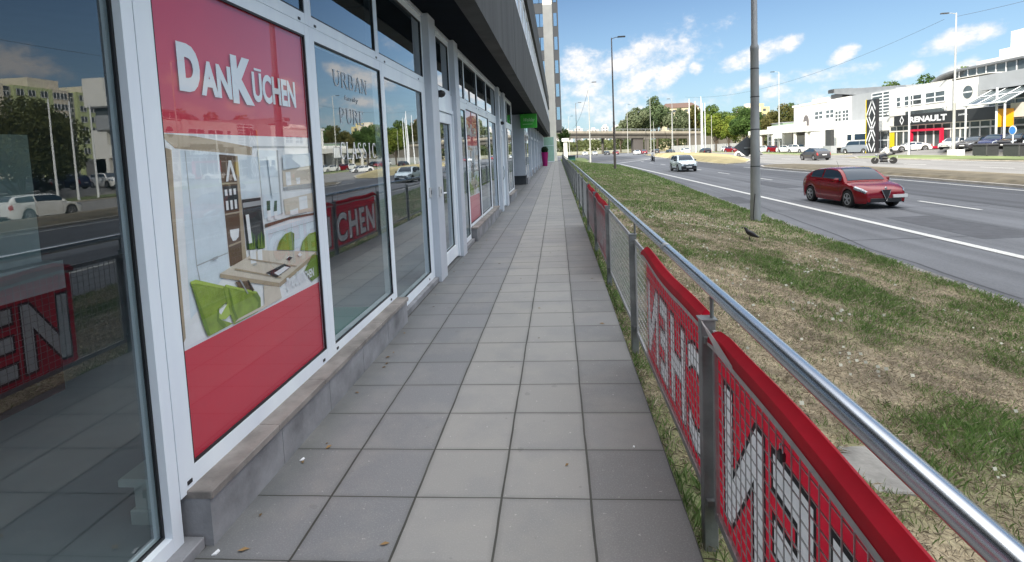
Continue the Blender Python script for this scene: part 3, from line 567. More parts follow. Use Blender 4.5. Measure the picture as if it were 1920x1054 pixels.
def door(y0, y1, hy, hand, pull=False):
    w = MB(); w.box(-1.63, -1.53, y0, y0+.05, .02, 2.2); w.box(-1.63, -1.53, y1-.05, y1, .02, 2.2); w.box(-1.629, -1.531, y0+.05, y1-.05, 2.15, 2.2); w.box(-1.62, -1.545, y0, y1, 2.2, 2.422)
    fr = w.build('door_frame', ALU, bld)
    a, b_ = y0+.06, y1-.06; w = MB(); w.box(-1.615, -1.55, a, a+.13, .04, 2.14); w.box(-1.615, -1.55, b_-.13, b_, .04, 2.14); w.box(-1.614, -1.551, a+.13, b_-.13, .04, .21); w.box(-1.614, -1.551, a+.13, b_-.13, 2.0, 2.14)
    o = w.build('door', ALU, bld)
    g = MB(); X = -1.585; g.poly([(X, a+.13, .21), (X, b_-.13, .21), (X, b_-.13, 2.0), (X, a+.13, 2.0)]); g.build('pane', PANE, o, fixn=False)
    g = MB(); e0, e1 = X+.001, X+.01; t = .012; g.box(e0, e1, a+.13, a+.13+t, .21, 2.0); g.box(e0, e1, b_-.13-t, b_-.13, .21, 2.0); g.box(e0, e1, a+.13+t, b_-.13-t, .21, .21+t); g.box(e0, e1, a+.13+t, b_-.13-t, 2.0-t, 2.0); g.build('gasket', GASKET, o)
    h = MB()
    if pull: h.tube([(-1.548, hy, 1.2), (-1.47, hy, 1.17), (-1.455, hy+.0, 1.05), (-1.46, hy, .9), (-1.48, hy, .83), (-1.548, hy, .8)], .014, 8); h.build('handle', BLACK if hand else STEEL, o, smooth=True)
    else:
        h.tube([(-1.55, hy, 1.06), (-1.50, hy, 1.06), (-1.495, hy+.01, 1.06), (-1.495, hy+.13, 1.055)], .011, 8); h.box(-1.549, -1.54, hy-.02, hy+.02, .98, 1.14); h.build('handle', WHITE, o, smooth=True)
    return o
door(6.86, 8.10, 6.97, False); door(14.50, 15.6, 14.62, False, True)
lk = MB()
for y in (6.42, 6.56): lk.box(-1.56, -1.545+(.09 if y > 6.5 else 0), y, y+.11, 1.05, 1.17)
lk.build('lock_plate', mat('lock_plate', (.62, .63, .62), .4, .2), bld)
lk = MB()
for y in (6.47, 6.61): lk.box(-1.545+(.09 if y > 6.5 else 0), -1.542+(.09 if y > 6.5 else 0), y, y+.02, 1.085, 1.135)
lk.build('keyhole', BLACK, bld)
# plinths: stone panels with open joints under a brown cap
def plinth(y0, y1, h, step=.585, cap=True):
    o = MB(); y = y0
    while y < y1-.05:
        e = min(y+step, y1); o.box(-1.62, -1.466, y+.002, e-.002, -.01, h); y = e
    k = o.build('plinth', STONE, bld)
    if cap:
        c = MB(); y = y0-.004
        while y < y1-.05:
            e = min(y+step*.93, y1+.004); c.bbox(-1.622, -1.452+random.uniform(-.001, .001), y+.001, e-.001, h+.001, h+.033, .004); y = e
        c.build('cap_stone', CAP, k)
random.seed(4)
plinth(1.995, 4.93, .205); plinth(9.45, 13.2, .22, .7); plinth(16.6, 18.95, .2, .7)
for a, b_ in ((-6, 1.992), (4.934, 6.50), (8.41, 9.446), (13.204, 14.15), (16.05, 16.596)): lp = MB(); lp.bbox(-1.63, -1.50 if a < 0 else -1.515, a, b_, -.01, .044 if a < 0 else .06, .004); lp.build('low_base', STONE, bld)
# soffit and fascia bands
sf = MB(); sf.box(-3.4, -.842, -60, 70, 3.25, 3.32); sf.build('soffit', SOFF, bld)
def fband(z0, z1, x=-.84, th=.22):
    f = MB(); y = -60.0
    while y < 70: f.box(x-th, x, y+.012, min(y+6, 70)-.012, z0, z1); y += 6
    f.build('fascia_panel', FASC, bld)
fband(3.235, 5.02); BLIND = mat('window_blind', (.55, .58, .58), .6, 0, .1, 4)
zz = 5.02
while zz < 7:
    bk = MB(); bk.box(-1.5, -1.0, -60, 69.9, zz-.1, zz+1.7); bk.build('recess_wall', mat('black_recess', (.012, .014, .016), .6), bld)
    if True:
        y = -6.0; fr = MB(); pn = MB(); n = 0
        while y < 69: fr.box(-.95, -.865, y, y+.09, zz+.12, zz+1.05); pn.box(-.945, -.90, y+.09, y+1.42, zz+.17, zz+1.0); y += 1.5
        fr.box(-.949, -.86, -6, 69.5, zz+.07, zz+.119); fr.box(-.949, -.86, -6, 69.5, zz+1.051, zz+1.09); f_ = fr.build('window_band_frame', WHITE, bld); pn.build('window_band_pane', mat('office_window', (.62, .66, .68), .25, .1, .25, 2.5), f_)
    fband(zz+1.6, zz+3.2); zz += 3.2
tp = MB(); tp.box(-4.2, -.86, -60, 69.9, 7.9, 8.18); tp.build('terrace_slab', FASC, bld)
bd = MB(); bd.box(-15, -1.5, -60, 69.8, 3.325, 7.85); bd.box(-16, -4.2, -60, 62.5, 7.86, 26.5); bd.build('upper_floors', FASC, bld)
gf = MB(); gf.box(-8.2, -8, -60, 71, -1.2, 3.25); gf.box(-8, -1.6, -60, -2.1, -1.2, 3.25); gf.box(-8, -3.42, 19.2, 25.0, -1.2, 3.25); gf.box(-8, -1.7, 18.96, 19.2, -1.2, 3.249); gf.box(-8, -3.3, 69, 71, -1.2, 3.25)
gf.build('interior_wall', INT, bld)
ff = MB(); ff.box(-8, -1.645, -2.1, 18.96, -.1, .015); ff.build('shop_floor', INTF, bld)
cl = MB(); cl.box(-8, -1.66, -2.1, 18.96, 3.215, 3.249); cl.build('shop_ceiling', INT, bld)
# entrance recess and second row of shops further on
rc = MB(); rc.box(-1.66, -1.56, 18.951, 19.2, 0, 3.249); rc.box(-3.42, -3.36, 19.2, 25.3, 0, 3.249); rc.build('recess_cladding', ALUD, bld)
e = MB(); e.box(-3.36, -1.5, 25.3, 25.42, .62, 3.249); ee = e.build('recess_screen', GASKET, bld)
g = MB(); g.poly([(-3.3, 25.29, .66), (-1.62, 25.29, .66), (-1.62, 25.29, 2.4), (-3.3, 25.29, 2.4)]); g.build('pane', PANE_D, ee, fixn=False)
e = MB(); e.box(-3.36, -1.50, 25.28, 26.3, 0, .42); e.build('recess_plinth', mat('dark_stone', (.05, .055, .06), .6, 0, .2, 5), bld)
e = MB(); e.box(-2.06, -1.50, 25.22, 25.30, .42, 3.249); e.build('corner_post', ALUD, bld)
y = 25.43; k = 0
while y < 68:
    wd = (1.55, 1.75, .42, 1.2)[k % 4]; xx = -1.50 if y < 28 else -1.70
    if k % 4 == 2: p = MB(); p.box(xx-.16, xx+.09, y, y+wd, 0, 3.249); p.build('pillar', ALUD, bld)
    else:
        window(y, y+wd, .3 if k % 4 == 0 else .05, 2.42, (y+.07, y+wd-.07, .38 if k % 4 == 0 else .12, 2.32), xf=xx, m=ALUD, gas=False)
        window(y, y+wd, 2.423, 3.249, (y+.06, y+wd-.06, 2.48, 3.18), 'transom_window', xf=xx, m=ALUD, pane=PANE_D, gas=False)
        if k % 4 == 0: p = MB(); p.box(xx-.1, xx+.08, y, y+wd, 0, .29); p.build('plinth', STONE, bld)
    y += wd+.002; k += 1
b2 = MB(); b2.box(-3.3, -1.95, 25.5, 68, 0, 3.249); b2.build('far_shop_interior', INT, bld)

# lettering on the third pane (serif capitals drawn stroke by stroke)
SER = {'U': ([(.2, 1, .2, .3, .16), (.8, 1, .8, .3, .07), (.2, .3, .35, .04, .13), (.35, .04, .62, .04, .08), (.62, .04, .8, .3, .07)], [(.2, 1), (.8, 1)]),
 'R': ([(.22, 0, .22, 1, .16), (.22, .96, .6, .96, .07), (.6, .96, .74, .76, .13), (.74, .76, .6, .54, .13), (.6, .52, .22, .52, .06), (.5, .52, .85, .02, .14)], [(.22, 0), (.88, 0)]),
 'B': ([(.22, 0, .22, 1, .16), (.22, .96, .58, .96, .07), (.6, .96, .7, .76, .13), (.7, .76, .56, .54, .12), (.22, .53, .6, .53, .06), (.6, .53, .78, .28, .14), (.78, .28, .6, .04, .14), (.22, .04, .6, .04, .07)], []),
 'A': ([(.12, 0, .5, 1, .07), (.5, 1, .86, 0, .16), (.26, .34, .7, .34, .06)], [(.12, 0), (.86, 0)]),
 'N': ([(.2, 0, .2, 1, .07), (.2, 1, .8, 0, .16), (.8, 0, .8, 1, .07)], [(.2, 0), (.2, 1), (.8, 1)]),
 'P': ([(.24, 0, .24, 1, .16), (.24, .96, .6, .96, .07), (.6, .96, .76, .74, .13), (.76, .74, .6, .48, .13), (.6, .47, .24, .47, .06)], [(.24, 0)]),
 'E': ([(.24, 0, .24, 1, .16), (.24, .97, .78, .97, .07), (.24, .52, .6, .52, .06), (.24, .03, .8, .03, .07), (.78, 1, .78, .8, .06), (.8, 0, .8, .2, .06)], []),
 'C': ([(.8, .78, .66, .95, .07), (.66, .95, .4, .95, .08), (.4, .95, .2, .7, .13), (.2, .7, .2, .3, .16), (.2, .3, .4, .05, .13), (.4, .05, .66, .05, .07), (.66, .05, .82, .22, .07), (.8, 1, .8, .74, .05)], []),
 'L': ([(.26, 0, .26, 1, .16), (.26, .03, .8, .03, .07), (.8, 0, .8, .24, .06)], [(.26, 1)]),
 'S': ([(.74, .8, .6, .95, .07), (.6, .95, .36, .94, .08), (.36, .94, .24, .76, .12), (.24, .76, .42, .56, .15), (.42, .56, .68, .44, .16), (.68, .44, .76, .24, .13), (.76, .24, .62, .05, .1), (.62, .05, .36, .05, .08), (.36, .05, .22, .2, .07), (.75, 1, .75, .76, .05), (.22, 0, .22, .24, .05)], []),
 'I': ([(.5, 0, .5, 1, .17)], [(.5, 0), (.5, 1)])}
def serif(mb, txt, y0, y1, z0, z1, x):
    n = len(txt); wd = (y1-y0)/n; h = z1-z0
    for i, ch in enumerate(txt):
        st, sf_ = SER[ch]; st = list(st)+[(a-.14, .03 if b_ == 0 else .97, a+.14, .03 if b_ == 0 else .97, .06) for a, b_ in sf_]
        for k, (a, b_, c, d, t) in enumerate(st):
            A = Vector((y0+(i+a)*wd, z0+b_*h)); B = Vector((y0+(i+c)*wd, z0+d*h)); D = B-A
            if D.length < 1e-6: continue
            N_ = Vector((-D.y, D.x)).normalized()*t*wd*.5; xx = x+.00003*k
            mb.poly([(xx, *(A-N_)), (xx, *(B-N_)), (xx, *(B+N_)), (xx, *(A+N_))])
LETW = mat('white_vinyl', (.85, .86, .86), .5); LETG = mat('grey_vinyl', (.38, .43, .47), .5)
t = MB(); serif(t, 'CLASSIC', 3.84, 4.64, 1.56, 1.688, -1.5735); t.build('lettering', LETW, W2, fixn=False)
t = MB(); serif(t, 'URBAN', 3.80, 4.51, 2.09, 2.205, -1.5735); serif(t, 'PURE', 3.87, 4.40, 1.826, 1.94, -1.5735)
fit_text(t, 'family', .28, .05, lambda u, v, w_: (-1.5735, 4.0+u, 1.99+v), None); t.build('lettering', LETG, W2, fixn=False)

# ------------------------------------------------------------------ posters behind the glass
def pm(n, c): return mat('print_'+n, c, .45, 0, .07, 9)
PT, PB_, PG, PK, PWH, PSK, PLG = pm('oak', (.44, .35, .24)), pm('walnut', (.13, .075, .045)), mat('print_green', (.25, .36, .05), .45, 0, .22, 14), pm('black', (.03, .033, .035)), pm('white', (.84, .86, .86)), pm('pale_blue', (.70, .79, .84)), pm('lime', (.42, .56, .10))
PGR, PLV, PSH, PDG = pm('grey', (.40, .42, .43)), pm('leaf', (.03, .085, .035)), pm('pale_oak', (.68, .61, .50)), pm('green_fold', (.15, .25, .03))
PICT = [('wall', PWH, [(2.052, .795), (3.37, .775), (3.37, 1.70), (2.052, 1.69)]),
 ('ceil', PWH, [(2.70, 1.60), (3.37, 1.60), (3.37, 1.705), (2.7, 1.70)]), ('c2', PGR, [(2.76, 1.640), (3.37, 1.642), (3.37, 1.654), (2.76, 1.652)]),
 ('fridge', PSK, [(2.17, .90), (2.47, 1.05), (2.47, 1.62), (2.20, 1.63)]), ('lowcab', PSK, [(2.82, .95), (3.37, .95), (3.37, 1.20), (2.82, 1.19)]),
 ('beam', PT, [(2.052, 1.70), (2.171, 1.638), (2.598, 1.612), (2.746, 1.603), (2.756, 1.646), (2.311, 1.692)]),
 ('pillar', PT, [(2.052, 1.65), (2.15, 1.632), (2.135, 1.304), (2.13, .834), (2.10, .800), (2.052, .797)]),
 ('fr1', PGR, [(2.229, 1.628), (2.234, 1.628), (2.242, 1.12), (2.237, 1.121)]), ('fr2', PGR, [(2.24, 1.124), (2.47, 1.137), (2.47, 1.133), (2.239, 1.118)]), ('fr3', PGR, [(2.237, 1.121), (2.242, 1.12), (2.262, 1.008), (2.255, 1.009)]),
 ('cup', PSK, [(2.611, 1.604), (2.804, 1.593), (2.796, 1.383), (2.615, 1.382)]), ('shelf', PB_, [(2.467, 1.61), (2.611, 1.601), (2.614, 1.067), (2.477, 1.066)]),
 ('niche', PK, [(2.475, 1.455), (2.59, 1.455), (2.59, 1.335), (2.478, 1.335)]),
 ('sh1', PT, [(2.469, 1.473), (2.606, 1.471), (2.605, 1.462), (2.468, 1.465)]), ('sh2', PT, [(2.472, 1.325), (2.607, 1.324), (2.606, 1.315), (2.471, 1.317)]), ('sh3', PT, [(2.48, 1.17), (2.608, 1.177), (2.606, 1.169), (2.479, 1.16)]),
 ('side', PT, [(2.597, 1.602), (2.615, 1.601), (2.619, 1.066), (2.582, 1.065)]), ('bowl', PWH, [(2.499, 1.242), (2.577, 1.239), (2.567, 1.198), (2.54, 1.184), (2.516, 1.185), (2.5, 1.213)]),
 ('b1', PWH, [(2.485, 1.44), (2.505, 1.44), (2.505, 1.41), (2.485, 1.41)]), ('b2', PWH, [(2.52, 1.44), (2.54, 1.44), (2.54, 1.41), (2.52, 1.41)]), ('b3', PWH, [(2.555, 1.44), (2.575, 1.44), (2.575, 1.41), (2.555, 1.41)]),
 ('b4', PWH, [(2.485, 1.385), (2.505, 1.385), (2.505, 1.34), (2.485, 1.34)]), ('b5', PWH, [(2.52, 1.385), (2.54, 1.385), (2.54, 1.34), (2.52, 1.34)]), ('b6', PWH, [(2.555, 1.385), (2.575, 1.385), (2.575, 1.34), (2.555, 1.34)]),
 ('ring', PWH, [(2.50, 1.478), (2.52, 1.478), (2.545, 1.55), (2.57, 1.478), (2.59, 1.478), (2.555, 1.58), (2.535, 1.58)]),
 ('oven', PK, [(2.619, 1.38), (2.793, 1.376), (2.8, 1.12), (2.627, 1.118)]), ('ovt', PGR, [(2.622, 1.362), (2.795, 1.36), (2.796, 1.335), (2.623, 1.337)]),
 ('wind', PSK, [(2.80, 1.63), (2.994, 1.626), (2.997, 1.261), (2.812, 1.255)]), ('wfr', PGR, [(2.994, 1.629), (3.012, 1.629), (3.012, 1.259), (2.994, 1.259)]),
 ('w1', PSH, [(3.047, 1.511), (3.37, 1.53), (3.37, 1.415), (3.044, 1.415)]), ('w2', PSH, [(3.033, 1.342), (3.37, 1.352), (3.37, 1.231), (3.043, 1.25)]), ('sh4', PGR, [(3.04, 1.41), (3.37, 1.41), (3.37, 1.385), (3.041, 1.394)]),
 ('j1', PWH, [(3.08, 1.50), (3.14, 1.50), (3.14, 1.42), (3.08, 1.42)]), ('j2', PWH, [(3.2, 1.46), (3.26, 1.46), (3.25, 1.42), (3.21, 1.42)]), ('j3', PWH, [(3.1, 1.27), (3.2, 1.275), (3.2, 1.24), (3.1, 1.24)]), ('j4', PWH, [(3.22, 1.34), (3.33, 1.34), (3.33, 1.26), (3.22, 1.26)]),
 ('counter', PB_, [(2.812, 1.227), (3.09, 1.234), (3.37, 1.221), (3.37, 1.207), (3.093, 1.219), (2.813, 1.207)]),
 ('sp1', PLV, [(2.844, 1.297), (2.848, 1.351), (2.885, 1.35), (2.878, 1.293)]), ('sp2', PLV, [(2.912, 1.283), (2.93, 1.344), (2.958, 1.343), (2.949, 1.283)]), ('sq1', PWH, [(2.842, 1.297), (2.884, 1.297), (2.88, 1.24), (2.845, 1.24)]), ('sq2', PWH, [(2.915, 1.285), (2.952, 1.285), (2.95, 1.24), (2.918, 1.24)]),
 ('tab', PSH, [(2.39, 1.051), (2.731, 1.099), (3.36, .964), (2.914, .876)]), ('tabe', PT, [(2.39, 1.051), (2.914, .876), (2.91, .853), (2.39, 1.032)]), ('tabe2', PT, [(2.914, .876), (3.36, .964), (3.36, .939), (2.915, .852)]), ('leg', PSH, [(2.753, .904), (2.91, .853), (2.926, .785), (2.741, .785)]),
 ('pl1', PLV, [(2.628, 1.129), (2.647, 1.19), (2.678, 1.207), (2.709, 1.18), (2.703, 1.109), (2.663, 1.106)]), ('pl2', PLV, [(2.709, 1.114), (2.727, 1.177), (2.766, 1.194), (2.799, 1.166), (2.794, 1.104), (2.746, 1.094)]),
 ('pot1', PWH, [(2.645, 1.115), (2.702, 1.108), (2.698, 1.038), (2.648, 1.043)]), ('pot2', PWH, [(2.716, 1.104), (2.762, 1.1), (2.757, 1.037), (2.716, 1.04)]),
 ('books', PB_, [(2.50, .985), (2.62, .96), (2.66, .90), (2.55, .92)]),
 ('ch1', PG, [(2.181, 1.063), (2.217, 1.061), (2.405, .985), (2.421, .906), (2.347, .887), (2.341, .85), (2.454, .79), (2.273, .79), (2.249, .831), (2.231, .903)]), ('ch1b', PDG, [(2.40, .99), (2.412, .985), (2.43, .90), (2.42, .89)]),
 ('ch2', PG, [(2.407, .98), (2.425, .99), (2.68, .888), (2.71, .846), (2.707, .802), (2.673, .782), (2.462, .782), (2.44, .839)]), ('ch2b', PLG, [(2.425, .99), (2.68, .888), (2.675, .880), (2.425, .978)]),
 ('seat', PLG, [(2.339, .885), (2.428, .898), (2.44, .839), (2.402, .828), (2.356, .84)]), ('seat2', PWH, [(2.345, .885), (2.42, .895), (2.37, .86)]),
 ('ch3', PG, [(2.913, 1.067), (2.945, 1.109), (3.014, 1.141), (3.089, 1.145), (3.125, 1.127), (3.109, 1.028)]), ('ch3b', PDG, [(3.089, 1.145), (3.125, 1.127), (3.109, 1.028), (3.095, 1.03)]),
 ('ch4', PG, [(3.187, 1.014), (3.228, 1.065), (3.313, 1.097), (3.37, 1.095), (3.37, .964)]), ('ch5', PDG, [(3.34, .955), (3.37, .94), (3.37, .80), (3.306, .79), (3.22, .876)]),
 ('rim1', PLG, [(2.181, 1.063), (2.217, 1.064), (2.405, .988), (2.402, .976), (2.22, 1.045), (2.186, 1.05)]), ('fold1', PDG, [(2.19, 1.03), (2.205, 1.02), (2.262, .86), (2.28, .795), (2.262, .795), (2.24, .85)]), ('fold2', PDG, [(2.345, .89), (2.36, .90), (2.352, .85), (2.40, .80), (2.38, .79), (2.335, .84)]),
 ('fold3', PDG, [(2.44, .97), (2.452, .962), (2.472, .86), (2.50, .79), (2.485, .785), (2.455, .86)]), ('fold4', PDG, [(2.64, .885), (2.68, .88), (2.705, .84), (2.70, .805), (2.66, .785), (2.685, .83)]), ('shade5', PDG, [(2.93, 1.07), (2.94, 1.072), (2.985, 1.115), (3.02, 1.128), (3.0, 1.135), (2.95, 1.11)]),
 ('plank1', PT, [(2.50, 1.045), (2.93, .90), (2.935, .905), (2.51, 1.05)]), ('plank2', PT, [(2.62, 1.072), (3.12, .925), (3.125, .93), (2.63, 1.075)]), ('glass1', PGR, [(2.66, 1.035), (2.70, 1.035), (2.70, 1.03), (2.66, 1.03)]),
 ('p1a', PDG, [(2.64, 1.12), (2.65, 1.2), (2.66, 1.12), (2.672, 1.215), (2.682, 1.12), (2.70, 1.19), (2.695, 1.11)]), ('p2a', PDG, [(2.72, 1.11), (2.735, 1.185), (2.745, 1.11), (2.765, 1.205), (2.77, 1.11), (2.793, 1.18), (2.785, 1.1)]),
 ('floor', PSH, [(2.46, .79), (2.74, .785), (2.74, .80), (2.66, .80), (2.5, .80)]), ('leg2', PGR, [(2.53, .99), (2.545, .985), (2.60, .90), (2.59, .90)]), ('leg3', PK, [(2.60, .97), (2.61, .967), (2.645, .90), (2.636, .90)]),
 ('cabline1', PGR, [(3.09, 1.19), (3.094, 1.19), (3.094, .96), (3.09, .96)]), ('cabline2', PGR, [(2.83, 1.17), (3.37, 1.17), (3.37, 1.167), (2.83, 1.167)]), ('hob', PGR, [(3.11, 1.24), (3.3, 1.24), (3.3, 1.232), (3.11, 1.232)]),
 ('tile1', PSK, [(3.05, 1.60), (3.37, 1.61), (3.37, 1.53), (3.05, 1.515)]), ('handle', PGR, [(2.34, 1.135), (2.38, 1.138), (2.38, 1.126), (2.34, 1.122)]), ('reflex', PWH, [(2.63, 1.30), (2.66, 1.30), (2.67, 1.15), (2.64, 1.15)]), ('pic', PSK, [(2.88, 1.60), (2.96, 1.60), (2.965, 1.40), (2.90, 1.36)]),
 ('plate', PWH, [(3.0, 1.0), (3.03, 1.008), (3.06, 1.0), (3.03, .99)]), ('book', PWH, [(2.79, .955), (2.86, .972), (2.88, .963), (2.81, .945)]),
 ('mag', PK, [(2.773, .966), (2.976, .974), (3.049, .94), (2.879, .915)]), ('magw', PWH, [(2.857, .947), (2.974, .959), (3.032, .941), (2.902, .922)]), ('cup1', PK, [(3.004, .996), (3.042, 1.004), (3.078, .99), (3.038, .979)]), ('cup2', PWH, [(3.138, .995), (3.172, 1.004), (3.198, .983), (3.167, .976)])]
def sy_(a): return a if a > 3.355 or a < 2.056 else a*.9875
def sz_(c): return 1.563+(c-1.563)*.9875
def make_poster(y0, zb, label):
    r = empty('poster', (-1.586, 2.04, .30), 0, label, 'poster', 'kitchen posters behind the shop glass')
    b_ = MB(); b_.box(-1.588, -1.586, 2.045, 3.38, .312, 2.355); b_.build('backing_sheet', WHITE, r)
    b_ = MB(); b_.poly([(-1.5858, 2.045, 1.70), (-1.5858, 3.376, 1.708), (-1.5858, 3.376, 2.355), (-1.5858, 2.045, 2.355)]); b_.poly([(-1.5858, 2.045, .312), (-1.5858, 3.38, .312), (-1.5858, 3.376, .768), (-1.5858, 2.045, .79)]); b_.build('red_field', REDP, r, fixn=False)
    b_ = MB()
    for k, (n, m, pts) in enumerate(PICT): b_.poly([(-1.5855+k*.00011, sy_(a), sz_(c)) for a, c in pts], m)
    b_.build('kitchen_picture', None, r, fixn=False)
    b_ = MB(); X = -1.5782
    def P_(y, z): return lambda u, v, w_: (X, (y+u)*.9875, sz_(z+v))
    fit_text(b_, 'D', .145, .21, P_(2.225, 1.885), None, .075); fit_text(b_, 'AN', .235, .160, P_(2.370, 1.880), None, .05); fit_text(b_, 'K', .19, .24, P_(2.612, 1.865), None, .06)
    fit_text(b_, 'UCHEN', .475, .160, P_(2.795, 1.888), None, .035); b_.box(X-.0004, X, 2.785, 2.855, 2.050, 2.062)
    fit_text(b_, 'D', .04, .075, P_(2.99, .81), None, .03); fit_text(b_, 'AN', .075, .052, P_(3.035, .812), None, .03); fit_text(b_, 'K', .055, .085, P_(3.115, .81), None, .03); fit_text(b_, 'UCHEN', .165, .055, P_(3.175, .818), None, .03); b_.box(X-.0004, X, 3.14, 3.162, .884, .889)
    b_.build('logo_lettering', WHITE, r, fixn=False)
    return r
p1 = make_poster(0, 0, 'red kitchen poster with white logo in the large window second from the camera')
p2 = copy_tree(p1); p2.location.y += 7.39; p2['label'] = 'smaller looking red kitchen poster in the far window past the glass door'

# ------------------------------------------------------------------ small things at the shopfront
t = empty('security_camera', (-1.545, 7.08, 2.33), 0, 'small black security camera above the first glass door', 'camera')
m_ = MB(); m_.box(-1.545, -1.53, 7.03, 7.13, 2.30, 2.42); m_.build('mount_plate', DARKG, t)
m_ = MB(); m_.lathe([(.02, 0), (.045, .01), (.05, .05), (.035, .085), (.01, .1)], (-1.53, 7.08, 2.355), 14, 'x'); m_.build('dome', BLACK, t, smooth=True)
t = empty('security_camera', (-1.545, 15.0, 2.33), 0, 'tiny black security camera above the second door further on', 'camera')
m_ = MB(); m_.box(-1.545, -1.53, 14.95, 15.05, 2.30, 2.42); m_.build('mount_plate', DARKG, t)
m_ = MB(); m_.lathe([(.02, 0), (.045, .01), (.05, .05), (.035, .085), (.01, .1)], (-1.53, 15.0, 2.355), 12, 'x'); m_.build('dome', BLACK, t, smooth=True)
t = empty('display_stand', (-1.95, 2.25, .015), 0, 'pale grey stepped display stand on the floor behind the first shop pane', 'stand')
SG = mat('sage_paint', (.58, .68, .64), .6, 0, .08, 5)
m_ = MB(); m_.bbox(-1.91, -1.67, 2.09, 2.36, .015, .08, .005); m_.build('foot', SG, t)
m_ = MB(); m_.bbox(-1.89, -1.68, 2.10, 2.36, .08, .20, .004); m_.build('body', SG, t)
m_ = MB(); m_.bbox(-1.94, -1.66, 2.07, 2.40, .20, .232, .01); m_.build('top', SG, t)
t = empty('glass_table', (-2.1, 4.3, .015), 0, 'low table with teal glass top inside the shop behind the lettered pane', 'table')
m_ = MB(); m_.bbox(-2.3, -1.70, 4.0, 4.85, .15, .175, .004); m_.build('table_top', mat('teal_glass_top', (.18, .42, .38), .15), t)
for a, b_ in ((-2.25, 4.06), (-1.76, 4.06), (-2.25, 4.8), (-1.76, 4.8)): m_ = MB(); m_.box(a-.02, a+.02, b_-.02, b_+.02, .015, .15); m_.build("leg", ALUD, t)
t = empty('display_cabinet', (-4.2, 1.7, .015), 0, 'tall pale green display cabinet inside the shop at the far left', 'cabinet')
m_ = MB(); m_.box(-4.4, -3.55, .8, 3.46, .015, .74); m_.build('lower_unit', mat('oxblood_panel', (.09, .035, .035), .6, 0, .1, 3), t)
m_ = MB(); m_.box(-4.42, -3.5, .78, 3.5, .742, .94); m_.build('shelf', SG, t)
m_ = MB(); m_.box(-4.4, -3.6, .8, 3.44, .942, 1.82); m_.build('upper_unit', SG, t)
# green hanging sign
t = empty('hanging_sign', (-1.26, 25.0, 2.6), 0, 'square green sign with pale script lettering hanging under the soffit', 'sign')
m_ = MB(); m_.bbox(-1.64, -.885, 24.93, 25.07, 2.60, 3.24, .01); m_.build('sign_box', mat('sign_green', (.05, .42, .04), .4), t)
m_ = MB(); fit_text(m_, 'Wellday', .52, .20, lambda u, v, w_: (-1.53+u+v*.25, 24.925, 2.85+v), None, .0); m_.box(-1.53, -1.08, 24.922, 24.928, 2.77, 2.785); m_.build('sign_lettering', mat('sign_pale_green', (.55, .75, .5), .5), t, fixn=False)
m_ = MB(); m_.box(-1.5, -1.46, 24.98, 25.02, 3.24, 3.25); m_.box(-1.06, -1.02, 24.98, 25.02, 3.24, 3.25); m_.build('bracket', ALUD, t)
LEAF = attr_mat('leaf_cards', .75, .0, 5, 0, .3)
def leaf_shell(name, c, rx, ry, rz, n, s, cols_, parent=None, seed=1, lumps=None, hollow=.55, flat=.0):
    """crown of small leaf cards spread through clumps"""
    g = np.random.RandomState(seed)
    if lumps is None: cen = np.zeros((1, 3)); rad = np.array([[1., 1, 1]])
    else: cen = np.array([l[:3] for l in lumps]); rad = np.array([[l[3]]*3 for l in lumps])
    wgt = rad[:, 0]**2; wgt = wgt/wgt.sum(); k = g.choice(len(cen), n, p=wgt)
    d = g.normal(size=(n, 3)); d /= np.linalg.norm(d, axis=1)[:, None]; rr = hollow+(1-hollow)*g.rand(n)**.5; rr *= .86+.28*vnoise(d[:, 0]*3+k*3.1+9, d[:, 1]*3+d[:, 2]*2.3+40)
    p = cen[k]+d*rr[:, None]*rad[k]; p = p*np.array([rx, ry, rz])+np.array(c)
    nrm = d+g.normal(size=(n, 3))*.55; nrm /= np.linalg.norm(nrm, axis=1)[:, None]
    a = np.cross(nrm, g.normal(size=(n, 3))); a /= np.linalg.norm(a, axis=1)[:, None]; b_ = np.cross(nrm, a); sz = s*g.uniform(.55, 1.3, (n, 1))
    P = np.stack([p-a*sz*.5, p-b_*sz*.42, p+a*sz*.62, p+b_*sz*.42], 1)
    c0, c1 = np.array(cols_[0]), np.array(cols_[1]); t_ = np.clip(vnoise(k*7.7+p[:, 0]*.6/rx*3, p[:, 2]*3/rz+k*1.3)*.8+g.rand(n)*.35-.1, 0, 1)[:, None]
    C = (c0*(1-t_)+c1*t_)*g.uniform(.8, 1.2, (n, 1))
    if parent is not None: M_ = np.array(parent.location); P = P-M_
    o = link(tri_cloud(name, P, C, LEAF, 4)); o.parent = parent; return o
t = empty('potted_plant', (-1.25, 53.5, 0), 0, 'tall magenta planter with a clipped dark green ball bush', 'planter')
m_ = MB(); m_.lathe([(.22, 0), (.235, .02), (.345, 1.33), (.36, 1.35), (.33, 1.35), (.32, 1.28), (.02, 1.27)], (-1.25, 53.5, 0), 24); m_.build('pot', mat('magenta_pot', (.42, .008, .17), .35, 0, .04, 2), t, smooth=True)
leaf_shell('foliage', (-1.25, 53.5, 1.58), .34, .34, .34, 1500, .08, ((.012, .03, .014), (.03, .07, .025)), t, 3)
